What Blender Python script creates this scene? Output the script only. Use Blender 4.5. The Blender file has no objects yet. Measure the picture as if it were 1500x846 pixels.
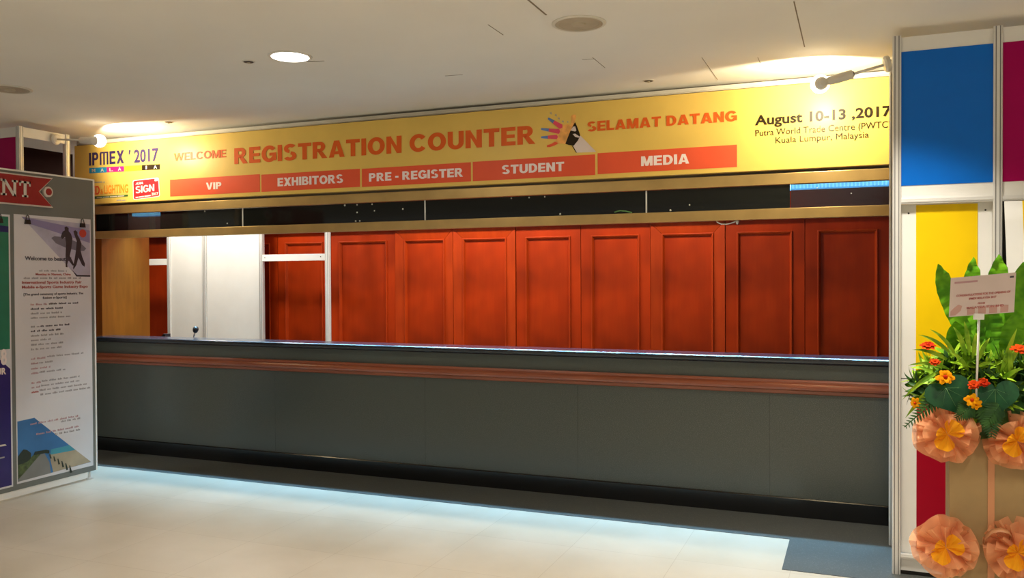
import bpy, bmesh, math, random
from mathutils import Vector, Matrix, noise
random.seed(11)
PI = math.pi
SC = bpy.context.scene
COL = SC.collection

# ------------------------------------------------------------------ camera
F_PX, YAW, PITCH, ROLL = 1245.97, 0.386463, 0.0131958, 0.00470959
CAM = Vector((0.0, -5.9378, 1.6))
fw = Vector((-math.sin(YAW) * math.cos(PITCH), math.cos(YAW) * math.cos(PITCH), -math.sin(PITCH)))
ri0 = Vector((math.cos(YAW), math.sin(YAW), 0.0))
dn0 = fw.cross(ri0)
RI = math.cos(ROLL) * ri0 + math.sin(ROLL) * dn0
DN = -math.sin(ROLL) * ri0 + math.cos(ROLL) * dn0
cd = bpy.data.cameras.new('camera')
cam = bpy.data.objects.new('camera', cd)
COL.objects.link(cam)
cd.sensor_width = 36.0
cd.lens = F_PX / 1500.0 * 36.0
cd.clip_start = 0.05
cam.matrix_world = Matrix(((RI.x, -DN.x, -fw.x, CAM.x), (RI.y, -DN.y, -fw.y, CAM.y), (RI.z, -DN.z, -fw.z, CAM.z), (0, 0, 0, 1)))
SC.camera = cam


def ray(x, y):
    return RI * ((x - 750) / F_PX) + DN * ((y - 423) / F_PX) + fw


def atY(x, y, Y):
    d = ray(x, y)
    return CAM + d * ((Y - CAM.y) / d.y)


def atX(x, y, X):
    d = ray(x, y)
    return CAM + d * ((X - CAM.x) / d.x)


def atZ(x, y, Z):
    d = ray(x, y)
    return CAM + d * ((Z - CAM.z) / d.z)


# ------------------------------------------------------------------ light
SC.view_settings.view_transform = 'Standard'
SC.view_settings.look = 'None'
SC.view_settings.gamma = 1.0
SC.view_settings.use_curve_mapping = False
SC.view_settings.exposure = 0.28
W = bpy.data.worlds.new('world')
SC.world = W
W.use_nodes = True
W.node_tree.nodes['Background'].inputs[0].default_value = (1.0, 0.93, 0.82, 1)
W.node_tree.nodes['Background'].inputs[1].default_value = 0.28
CEIL = 2.925
WARM = (1.0, 0.92, 0.79)
DOWN_W = 20.0
SPOT_W = 42.0
COOL_W = 24.0
BOOTH_W = 26.0


def light(name, kind, loc, energy, color, target=None, **kw):
    l = bpy.data.lights.new(name, kind)
    l.energy = energy
    l.color = color
    for k, v in kw.items():
        setattr(l, k, v)
    o = bpy.data.objects.new(name, l)
    COL.objects.link(o)
    o.location = loc
    if target is not None:
        o.rotation_euler = (Vector(target) - Vector(loc)).to_track_quat('-Z', 'Y').to_euler()
    return o


# downlights of the hall ceiling (the lit one in view gets its own builder below)
for dx, dy in ((-2.5, -4.0), (-1.0, -4.0), (0.9, -4.0), (-2.0, -6.2), (0.4, -6.2), (2.4, -6.2), (2.6, -4.0)):
    light('hall_downlight_light', 'AREA', (dx, dy, CEIL - 0.02), DOWN_W, WARM, (dx, dy, 0), shape='DISK', size=0.2, spread=math.radians(125))
light('booth_overhead_light', 'AREA', (0.13, -1.66, CEIL - 0.02), 20.0, WARM, (0.13, -1.66, 0), shape='DISK', size=0.2, spread=math.radians(100))
light('booth_overhead_light', 'AREA', (-7.0, -2.3, CEIL - 0.02), 18.0, WARM, (-7.0, -2.3, 0), shape='DISK', size=0.2, spread=math.radians(150))  # added light without a fitting, brightens the magenta booth panel
# cool fluorescent battens inside the booth, behind the glass header (louvred: narrow spread)
for k in range(6):
    light('batten_light', 'AREA', (-6.0 + 1.22 * k, 0.42, 2.195), COOL_W, (0.32, 0.68, 1.0), (-6.0 + 1.22 * k, 0.30, 0), shape='RECTANGLE', size=1.1, size_y=0.05, spread=math.radians(85))
# warm lights added under the booth ceiling, without fittings, to brighten the red wall
for bx in (-7.3, -6.2, -4.1, -3.2, -1.6):
    light('red_wall_fill_light', 'AREA', (bx, 1.35, CEIL - 0.02), BOOTH_W, (1.0, 0.92, 0.78), (bx, 1.45, 0), shape='DISK', size=0.3)

# ------------------------------------------------------------------ materials
def nt(name):
    m = bpy.data.materials.new(name)
    m.use_nodes = True
    return m, m.node_tree, m.node_tree.nodes['Principled BSDF']


def plain(name, c, rough=0.5, metal=0.0, spec=0.5, var=0.06, scale=6.0, coat=0.0):
    """procedural base colour with a little noise variation"""
    m, t, b = nt(name)
    n = t.nodes.new('ShaderNodeTexNoise')
    n.inputs['Scale'].default_value = scale
    n.inputs['Detail'].default_value = 3
    tc = t.nodes.new('ShaderNodeTexCoord')
    t.links.new(tc.outputs['Object'], n.inputs['Vector'])
    r = t.nodes.new('ShaderNodeValToRGB')
    r.color_ramp.elements[0].position = 0.3
    r.color_ramp.elements[1].position = 0.7
    r.color_ramp.elements[0].color = tuple(max(0, x * (1 - var)) for x in c) + (1,)
    r.color_ramp.elements[1].color = tuple(min(1, x * (1 + var)) for x in c) + (1,)
    t.links.new(n.outputs['Fac'], r.inputs[0])
    t.links.new(r.outputs[0], b.inputs['Base Color'])
    b.inputs['Roughness'].default_value = rough
    b.inputs['Metallic'].default_value = metal
    b.inputs['Specular IOR Level'].default_value = spec
    b.inputs['Coat Weight'].default_value = coat
    return m


def emis(name, c, s):
    m, t, b = nt(name)
    b.inputs['Base Color'].default_value = (0.8, 0.8, 0.8, 1)
    b.inputs['Emission Color'].default_value = tuple(c) + (1,)
    b.inputs['Emission Strength'].default_value = s
    return m


def wood(name, c1, c2, rough=0.35, scale=(9, 9, 0.6), coat=0.3, blotch=0.35, spec=0.5):
    m, t, b = nt(name)
    tc = t.nodes.new('ShaderNodeTexCoord')
    mp = t.nodes.new('ShaderNodeMapping')
    mp.inputs['Scale'].default_value = scale
    t.links.new(tc.outputs['Object'], mp.inputs[0])
    n = t.nodes.new('ShaderNodeTexNoise')
    n.inputs['Scale'].default_value = 4
    n.inputs['Detail'].default_value = 6
    n.inputs['Distortion'].default_value = 0.6
    t.links.new(mp.outputs[0], n.inputs[0])
    r = t.nodes.new('ShaderNodeValToRGB')
    r.color_ramp.elements[0].position = 0.3
    r.color_ramp.elements[1].position = 0.72
    r.color_ramp.elements[0].color = c1 + (1,)
    r.color_ramp.elements[1].color = c2 + (1,)
    t.links.new(n.outputs[0], r.inputs[0])
    n2 = t.nodes.new('ShaderNodeTexNoise')
    n2.inputs['Scale'].default_value = 1.7
    n2.inputs['Detail'].default_value = 2
    t.links.new(tc.outputs['Object'], n2.inputs[0])
    r2 = t.nodes.new('ShaderNodeValToRGB')
    r2.color_ramp.elements[0].position = 0.35
    r2.color_ramp.elements[1].position = 0.6
    k = 1 - blotch
    r2.color_ramp.elements[0].color = (k, k, k, 1)
    r2.color_ramp.elements[1].color = (1, 1, 1, 1)
    t.links.new(n2.outputs[0], r2.inputs[0])
    mx = t.nodes.new('ShaderNodeMix')
    mx.data_type = 'RGBA'
    mx.blend_type = 'MULTIPLY'
    mx.inputs[0].default_value = 1.0
    t.links.new(r.outputs[0], mx.inputs[6])
    t.links.new(r2.outputs[0], mx.inputs[7])
    t.links.new(mx.outputs[2], b.inputs['Base Color'])
    b.inputs['Roughness'].default_value = rough
    b.inputs['Specular IOR Level'].default_value = spec
    b.inputs['Coat Weight'].default_value = coat
    b.inputs['Coat Roughness'].default_value = 0.25
    return m


def floor_mat():
    m, t, b = nt('floor_tile')
    tc = t.nodes.new('ShaderNodeTexCoord')
    mp = t.nodes.new('ShaderNodeMapping')
    mp.inputs['Location'].default_value = (0.96, 0.52, 0)
    t.links.new(tc.outputs['Object'], mp.inputs[0])
    br = t.nodes.new('ShaderNodeTexBrick')
    br.offset = 0.0
    br.inputs['Scale'].default_value = 1.0
    br.inputs['Brick Width'].default_value = 0.62
    br.inputs['Row Height'].default_value = 0.62
    br.inputs['Mortar Size'].default_value = 0.0016
    br.inputs['Mortar Smooth'].default_value = 0.4
    br.inputs['Color1'].default_value = (0.58, 0.525, 0.43, 1)
    br.inputs['Color2'].default_value = (0.61, 0.55, 0.455, 1)
    br.inputs['Mortar'].default_value = (0.45, 0.385, 0.30, 1)
    t.links.new(mp.outputs[0], br.inputs[0])
    n = t.nodes.new('ShaderNodeTexNoise')
    n.inputs['Scale'].default_value = 2.2
    n.inputs['Detail'].default_value = 5
    t.links.new(tc.outputs['Object'], n.inputs[0])
    r = t.nodes.new('ShaderNodeValToRGB')
    r.color_ramp.elements[0].color = (0.84, 0.82, 0.78, 1)
    r.color_ramp.elements[1].color = (1, 1, 1, 1)
    r.color_ramp.elements[0].position = 0.3
    r.color_ramp.elements[1].position = 0.7
    t.links.new(n.outputs[0], r.inputs[0])
    mx = t.nodes.new('ShaderNodeMix')
    mx.data_type = 'RGBA'
    mx.blend_type = 'MULTIPLY'
    mx.inputs[0].default_value = 0.8
    t.links.new(br.outputs[0], mx.inputs[6])
    t.links.new(r.outputs[0], mx.inputs[7])
    t.links.new(mx.outputs[2], b.inputs['Base Color'])
    b.inputs['Roughness'].default_value = 0.33
    b.inputs['Specular IOR Level'].default_value = 0.4
    return m


def speckle(name, c, fleck, rough, amount=0.62, scale=260, spec=0.5):
    m, t, b = nt(name)
    tc = t.nodes.new('ShaderNodeTexCoord')
    n = t.nodes.new('ShaderNodeTexNoise')
    n.inputs['Scale'].default_value = scale
    n.inputs['Detail'].default_value = 1
    t.links.new(tc.outputs['Object'], n.inputs[0])
    r = t.nodes.new('ShaderNodeValToRGB')
    r.color_ramp.elements[0].position = amount
    r.color_ramp.elements[1].position = amount + 0.08
    r.color_ramp.elements[0].color = c + (1,)
    r.color_ramp.elements[1].color = fleck + (1,)
    t.links.new(n.outputs[0], r.inputs[0])
    t.links.new(r.outputs[0], b.inputs['Base Color'])
    b.inputs['Roughness'].default_value = rough
    b.inputs['Specular IOR Level'].default_value = spec
    return m


def see_through(name, c, alpha, rough=0.05):
    """thin tinted pane: part clear, part dark reflective"""
    m, t, b = nt(name)
    b.inputs['Base Color'].default_value = c + (1,)
    b.inputs['Roughness'].default_value = rough
    b.inputs['Alpha'].default_value = alpha
    return m


def tulle(name, c, alpha):
    m, t, b = nt(name)
    tc = t.nodes.new('ShaderNodeTexCoord')
    n = t.nodes.new('ShaderNodeTexNoise')
    n.inputs['Scale'].default_value = 14
    t.links.new(tc.outputs['Object'], n.inputs[0])
    r = t.nodes.new('ShaderNodeValToRGB')
    r.color_ramp.elements[0].color = tuple(x * 0.85 for x in c) + (1,)
    r.color_ramp.elements[1].color = tuple(min(1, x * 1.1) for x in c) + (1,)
    t.links.new(n.outputs[0], r.inputs[0])
    d = t.nodes.new('ShaderNodeBsdfDiffuse')
    tr = t.nodes.new('ShaderNodeBsdfTranslucent')
    tp = t.nodes.new('ShaderNodeBsdfTransparent')
    t.links.new(r.outputs[0], d.inputs[0])
    t.links.new(r.outputs[0], tr.inputs[0])
    m1 = t.nodes.new('ShaderNodeMixShader')
    m1.inputs[0].default_value = 0.35
    t.links.new(d.outputs[0], m1.inputs[1])
    t.links.new(tr.outputs[0], m1.inputs[2])
    m2 = t.nodes.new('ShaderNodeMixShader')
    m2.inputs[0].default_value = alpha
    t.links.new(tp.outputs[0], m2.inputs[1])
    t.links.new(m1.outputs[0], m2.inputs[2])
    t.links.new(m2.outputs[0], t.nodes['Material Output'].inputs[0])
    return m


def leafmat(name, c1, c2, rough=0.5, spec=0.25):
    m, t, b = nt(name)
    tc = t.nodes.new('ShaderNodeTexCoord')
    n = t.nodes.new('ShaderNodeTexNoise')
    n.inputs['Scale'].default_value = 18
    t.links.new(tc.outputs['Object'], n.inputs[0])
    r = t.nodes.new('ShaderNodeValToRGB')
    r.color_ramp.elements[0].position = 0.35
    r.color_ramp.elements[1].position = 0.65
    r.color_ramp.elements[0].color = c1 + (1,)
    r.color_ramp.elements[1].color = c2 + (1,)
    t.links.new(n.outputs[0], r.inputs[0])
    t.links.new(r.outputs[0], b.inputs['Base Color'])
    b.inputs['Roughness'].default_value = rough
    b.inputs['Specular IOR Level'].default_value = spec
    return m


M = {}
M['floor'] = floor_mat()
M['border'] = speckle('dark_floor_border', (0.068, 0.073, 0.068), (0.11, 0.115, 0.108), 0.55, 0.6, 160, 0.35)
M['ceiling'] = plain('ceiling_paint', (0.78, 0.75, 0.68), 0.9, var=0.03, scale=1.2)
M['seam'] = plain('ceiling_seam', (0.22, 0.17, 0.11), 0.9)
M['whitetrim'] = plain('trim_paint', (0.66, 0.62, 0.53), 0.7)
M['darkwall'] = plain('dark_maroon_wall', (0.020, 0.007, 0.005), 0.85, spec=0.1, var=0.25, scale=2)
M['inner'] = plain('inner_plaster', (0.30, 0.27, 0.22), 0.9)  # plain grey-beige tone for the wall behind the sign
M['red'] = wood('red_wood', (0.37, 0.028, 0.0015), (0.42, 0.036, 0.002), 0.45, (5, 5, 0.5), coat=0.0, blotch=0.5, spec=0.15)
M['redframe'] = wood('red_wood_frame', (0.36, 0.032, 0.003), (0.45, 0.046, 0.004), 0.45, (5, 5, 0.5), coat=0.0, blotch=0.35, spec=0.15)
M['orange'] = wood('orange_wood', (0.20, 0.050, 0.003), (0.26, 0.068, 0.004), 0.45, (5, 5, 0.6), coat=0.0, blotch=0.2, spec=0.2)
M['brownrail'] = wood('brown_moulding', (0.26, 0.060, 0.022), (0.36, 0.095, 0.038), 0.33, (0.6, 9, 9), 0.3, 0.1)
M['laminate'] = speckle('counter_laminate', (0.060, 0.069, 0.056), (0.125, 0.135, 0.11), 0.26, 0.55, 300, 0.6)
M['black'] = plain('black_gloss', (0.006, 0.006, 0.006), 0.18)
M['top'] = speckle('countertop_granite', (0.010, 0.013, 0.020), (0.04, 0.045, 0.05), 0.2, 0.63, 220, 0.6)
M['brass'] = plain('brushed_brass', (0.55, 0.37, 0.14), 0.36, 0.75, var=0.1, scale=5)
M['film'] = plain('black_glass', (0.008, 0.009, 0.008), 0.07, spec=0.35)
M['clear'] = see_through('tinted_glass', (0.022, 0.022, 0.03), 0.62)
M['clear2'] = see_through('smoked_glass', (0.02, 0.02, 0.024), 0.8)
M['tube'] = emis('batten_glow', (0.05, 0.46, 1.0), 4.0)
M['rib'] = emis('batten_rib', (0.25, 0.72, 1.0), 6.0)
M['speck'] = plain('paint_speck', (0.6, 0.6, 0.55), 0.6)
M['alu'] = plain('anodised_aluminium', (0.74, 0.73, 0.70), 0.36, 0.3, var=0.04, scale=3)
M['groove_shade'] = plain('groove_shade_grey', (0.20, 0.195, 0.185), 0.5, 0.2)
M['white'] = plain('white_panel', (0.80, 0.79, 0.75), 0.4, var=0.02)
M['blue'] = plain('blue_panel', (0.001, 0.14, 0.62), 0.3, spec=0.22, var=0.03)
M['magenta'] = plain('magenta_panel', (0.36, 0.0005, 0.09), 0.35, spec=0.12, var=0.03)
M['yellow'] = plain('yellow_panel', (0.82, 0.55, 0.002), 0.4, spec=0.2, var=0.03)
M['crimson'] = plain('crimson_panel', (0.32, 0.0005, 0.015), 0.4, spec=0.15, var=0.03)
M['sign'] = plain('sign_yellow', (0.74, 0.50, 0.115), 0.37, spec=0.2, var=0.05, scale=2.5)
M['signorange'] = plain('sign_orange', (0.70, 0.115, 0.018), 0.4, spec=0.12, var=0.03)
M['strip'] = plain('sign_red_strip', (0.74, 0.10, 0.042), 0.4, spec=0.15, var=0.03)
M['signwhite'] = plain('sign_white', (0.86, 0.74, 0.72), 0.4, spec=0.15, var=0.02)
M['navy'] = plain('print_navy', (0.045, 0.028, 0.10), 0.4, spec=0.15)
M['ink'] = plain('print_black', (0.022, 0.014, 0.006), 0.4, spec=0.15)
M['cyan'] = plain('print_cyan', (0.02, 0.27, 0.52), 0.3)
M['pmag'] = plain('print_magenta', (0.62, 0.02, 0.22), 0.3)
M['pyel'] = plain('print_yellow', (0.85, 0.62, 0.03), 0.3)
M['porange'] = plain('print_orange', (0.80, 0.26, 0.02), 0.3)
M['pgreen'] = plain('print_green', (0.05, 0.12, 0.03), 0.3)
M['pred'] = plain('print_red', (0.62, 0.022, 0.03), 0.3)
M['hand_pink'] = plain('print_pink', (0.68, 0.05, 0.10), 0.3)
M['hand_blue'] = plain('print_blue', (0.10, 0.19, 0.46), 0.3)
M['hand_skin'] = plain('print_skin', (0.78, 0.36, 0.08), 0.3, var=0.25, scale=20)
M['sleeve'] = plain('print_sleeve', (0.68, 0.56, 0.52), 0.3)
M['grey'] = plain('grey_board', (0.155, 0.165, 0.15), 0.55, var=0.04)
M['ribbonred'] = plain('ribbon_red', (0.30, 0.012, 0.014), 0.45)
M['paper'] = plain('poster_paper', (0.66, 0.645, 0.665), 0.5, var=0.02)
M['cream'] = plain('cream_letter', (0.66, 0.60, 0.53), 0.5)
M['pgrn2'] = plain('poster_green', (0.02, 0.19, 0.11), 0.4, var=0.1)
M['pblu2'] = plain('poster_blue', (0.025, 0.012, 0.13), 0.4, var=0.1)
M['pnavy'] = plain('poster_navy', (0.012, 0.02, 0.13), 0.4)
M['tgrey'] = plain('poster_text_grey', (0.33, 0.31, 0.32), 0.5)
M['tdark'] = plain('poster_text_dark', (0.06, 0.05, 0.07), 0.5)
M['tred'] = plain('poster_text_red', (0.48, 0.11, 0.10), 0.5)
M['tpink'] = plain('poster_text_pink', (0.48, 0.27, 0.29), 0.5)
M['lilac'] = plain('print_lilac', (0.43, 0.41, 0.52), 0.5, var=0.15, scale=7)
M['lilac2'] = plain('print_lilac_dark', (0.25, 0.22, 0.40), 0.5, var=0.1)
M['silh'] = plain('print_silhouette', (0.035, 0.028, 0.035), 0.5)
M['surf'] = plain('print_surfboard', (0.16, 0.15, 0.20), 0.5)
M['reddot'] = plain('print_red_dot', (0.50, 0.05, 0.03), 0.5)
M['sky'] = plain('print_sky', (0.045, 0.17, 0.40), 0.5, var=0.2, scale=3)
M['sea'] = plain('print_sea', (0.06, 0.30, 0.40), 0.5)
M['sand'] = plain('print_sand', (0.38, 0.32, 0.22), 0.5, var=0.15)
M['road'] = plain('print_road', (0.20, 0.20, 0.19), 0.5, var=0.1)
M['bush'] = plain('print_bush', (0.07, 0.10, 0.03), 0.5, var=0.5, scale=40)
M['tree'] = plain('print_tree', (0.02, 0.03, 0.018), 0.5)
M['plastic'] = plain('lamp_white_plastic', (0.72, 0.69, 0.62), 0.4)
M['dark'] = plain('dark_plastic', (0.015, 0.014, 0.013), 0.4)
M['bulb'] = emis('lamp_glow', (1.0, 0.90, 0.68), 5.0)
M['dglow'] = emis('downlight_glow', (1.0, 0.95, 0.86), 5.0)
M['tan'] = plain('lamp_off_reflector', (0.42, 0.36, 0.26), 0.5, var=0.15)
M['chrome'] = plain('chrome', (0.6, 0.6, 0.6), 0.2, 1.0)
M['cable'] = plain('cable_white', (0.75, 0.72, 0.70), 0.4)
M['kraft'] = plain('kraft_paper', (0.33, 0.22, 0.09), 0.6, var=0.12, scale=5)
M['satin'] = plain('peach_ribbon', (0.56, 0.25, 0.11), 0.4)
M['tulle'] = tulle('peach_tulle', (0.95, 0.47, 0.24), 0.72)
M['tulle_o'] = tulle('orange_tulle', (0.98, 0.46, 0.02), 0.92)
M['card'] = plain('pink_card', (0.66, 0.54, 0.51), 0.5, var=0.05)
M['cardpink'] = plain('card_print', (0.56, 0.33, 0.29), 0.5, var=0.1)
M['fern'] = leafmat('fern_leaf', (0.065, 0.25, 0.003), (0.16, 0.42, 0.008), 0.45)
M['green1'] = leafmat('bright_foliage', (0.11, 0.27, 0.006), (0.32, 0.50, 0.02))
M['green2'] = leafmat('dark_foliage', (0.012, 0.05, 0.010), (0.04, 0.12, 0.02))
M['heart'] = leafmat('heart_leaf', (0.004, 0.05, 0.016), (0.012, 0.085, 0.026), 0.4, 0.3)
M['rib_l'] = leafmat('leaf_rib', (0.10, 0.24, 0.08), (0.14, 0.28, 0.10))
M['oflower'] = leafmat('orange_petal', (0.75, 0.24, 0.002), (0.85, 0.40, 0.006), 0.8, 0.05)
M['rflower'] = leafmat('red_petal', (0.36, 0.015, 0.003), (0.55, 0.06, 0.004), 0.8, 0.05)


# ------------------------------------------------------------------ mesh helpers
class MB:
    def __init__(s):
        s.v, s.f = [], []

    def add(s, vs, fs):
        b = len(s.v)
        s.v += [Vector(p) for p in vs]
        s.f += [tuple(i + b for i in f) for f in fs]

    def box(s, x0, x1, y0, y1, z0, z1):
        s.add([(x, y, z) for x in (x0, x1) for y in (y0, y1) for z in (z0, z1)],
              [(0, 1, 3, 2), (4, 6, 7, 5), (0, 4, 5, 1), (2, 3, 7, 6), (0, 2, 6, 4), (1, 5, 7, 3)])

    def prism(s, pts, a, b):
        """pts: bottom ring of 3D points moved by vector (b) for the other ring"""
        n = len(pts)
        off = Vector(b)
        s.add([Vector(p) for p in pts] + [Vector(p) + off for p in pts],
              [tuple(range(n - 1, -1, -1)), tuple(range(n, 2 * n))] + [(i, (i + 1) % n, n + (i + 1) % n, n + i) for i in range(n)])

    def tube(s, pts, r, n=10, cap=True):
        pts = [Vector(p) for p in pts]
        rs = r if isinstance(r, (list, tuple)) else [r] * len(pts)
        vs, fs = [], []
        up = Vector((0, 0, 1))
        for i, p in enumerate(pts):
            t = (pts[min(i + 1, len(pts) - 1)] - pts[max(i - 1, 0)]).normalized()
            a = t.cross(up)
            if a.length < 1e-3:
                a = t.cross(Vector((1, 0, 0)))
            a.normalize()
            c = t.cross(a)
            for k in range(n):
                an = 2 * PI * k / n
                vs.append(p + rs[i] * (math.cos(an) * a + math.sin(an) * c))
        for i in range(len(pts) - 1):
            for k in range(n):
                fs.append((i * n + k, i * n + (k + 1) % n, (i + 1) * n + (k + 1) % n, (i + 1) * n + k))
        if cap:
            fs.append(tuple(range(n - 1, -1, -1)))
            fs.append(tuple(range((len(pts) - 1) * n, len(pts) * n)))
        s.add(vs, fs)

    def lathe(s, o, axis, prof, n=32, closed=False):
        """prof: list of (r, h) along axis"""
        o = Vector(o)
        ax = Vector(axis).normalized()
        a = ax.cross(Vector((0, 0, 1)))
        if a.length < 1e-3:
            a = Vector((1, 0, 0))
        a.normalize()
        c = ax.cross(a)
        vs, fs = [], []
        for r, h in prof:
            for k in range(n):
                an = 2 * PI * k / n
                vs.append(o + ax * h + max(r, 1e-4) * (math.cos(an) * a + math.sin(an) * c))
        for i in range(len(prof) - 1):
            for k in range(n):
                fs.append((i * n + k, i * n + (k + 1) % n, (i + 1) * n + (k + 1) % n, (i + 1) * n + k))
        fs.append(tuple(range(n - 1, -1, -1)))
        fs.append(tuple(range((len(prof) - 1) * n, len(prof) * n)))
        s.add(vs, fs)

    def build(s, name, mat, parent=None, smooth=False, bevel=0.0, solid=0.0):
        me = bpy.data.meshes.new(name)
        off = ORIG.get(parent.name, Vector((0, 0, 0))) if parent else Vector((0, 0, 0))
        me.from_pydata([tuple(p - off) for p in s.v], [], s.f)
        bm = bmesh.new()
        bm.from_mesh(me)
        bmesh.ops.recalc_face_normals(bm, faces=bm.faces)
        if bevel:
            bmesh.ops.bevel(bm, geom=[e for e in bm.edges], offset=bevel, segments=2, profile=0.6, affect='EDGES', clamp_overlap=True)
        bm.to_mesh(me)
        bm.free()
        if smooth:
            for p in me.polygons:
                p.use_smooth = True
        me.materials.append(M[mat])
        o = bpy.data.objects.new(name, me)
        COL.objects.link(o)
        if parent:
            o.parent = parent
            ORIG[o.name] = off
        else:
            ORIG[o.name] = Vector((0, 0, 0))
        if solid:
            md = o.modifiers.new('thickness', 'SOLIDIFY')
            md.thickness = solid
            md.offset = 0
        return o


ORIG = {}


def tag(o, label, cat, group=None):
    o['label'] = label
    o['category'] = cat
    if group:
        o['group'] = group
    return o


def thing(name, loc, label, cat, group=None):
    o = bpy.data.objects.new(name, None)
    o.empty_display_size = 0.1
    COL.objects.link(o)
    o.location = loc
    ORIG[o.name] = Vector(loc)
    return tag(o, label, cat, group)


def struct(o):
    o['kind'] = 'structure'
    return o


def sbox(name, mat, x0, x1, y0, y1, z0, z1, parent=None, bevel=0.0):
    b = MB()
    b.box(x0, x1, y0, y1, z0, z1)
    return b.build(name, mat, parent, bevel=bevel)


# planes for flat print: (u, v, n) -> world
def plane_sign(u, v, n):
    return Vector((u, SIGN_Y - n, v))


def text_geo(s, bold):
    cu = bpy.data.curves.new('lettering_curve', 'FONT')
    cu.body = s
    cu.size = 1.0
    cu.resolution_u = 3
    cu.offset = bold
    cu.extrude = 0.01
    ob = bpy.data.objects.new('lettering_curve', cu)
    COL.objects.link(ob)
    dg = bpy.context.evaluated_depsgraph_get()
    me = bpy.data.meshes.new_from_object(ob.evaluated_get(dg))
    vs = [v.co.copy() for v in me.vertices]
    fs = [tuple(p.vertices) for p in me.polygons]
    bpy.data.objects.remove(ob)
    bpy.data.curves.remove(cu)
    bpy.data.meshes.remove(me)
    return vs, fs


_H = {}


def text(s, P, u0, v0, w, cap, mat, parent, n=0.002, bold=0.0, th=0.0012, slope=0.0, name='lettering', shear=0.0):
    """lettering that spans u0..u0+w on baseline v0 with capital height cap, raised th on plane P"""
    vs, fs = text_geo(s, bold)
    if bold not in _H:
        hv, _ = text_geo('H', bold)
        _H[bold] = (min(p.y for p in hv), max(p.y for p in hv))
    h0, h1 = _H[bold]
    x0 = min(p.x for p in vs)
    x1 = max(p.x for p in vs)
    b = MB()
    out = []
    for p in vs:
        u = u0 + (p.x - x0) / (x1 - x0) * w
        v = v0 + (p.y - h0) / (h1 - h0) * cap
        u += shear * (v - v0)
        out.append(P(u, v + slope * (u - u0), n + (th if p.z > 0 else -0.0004)))
    b.add(out, fs)
    return b.build(name, mat, parent)


def quad_print(P, uv, mat, parent, name, n=0.001, th=0.001):
    """flat printed shape with outline uv, raised th on plane P"""
    b = MB()
    o = P(0, 0, 0)
    nv = (P(0, 0, 1) - o)
    b.prism([P(u, v, n - 0.0005) for u, v in uv], None, nv * th)
    return b.build(name, mat, parent)


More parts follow.
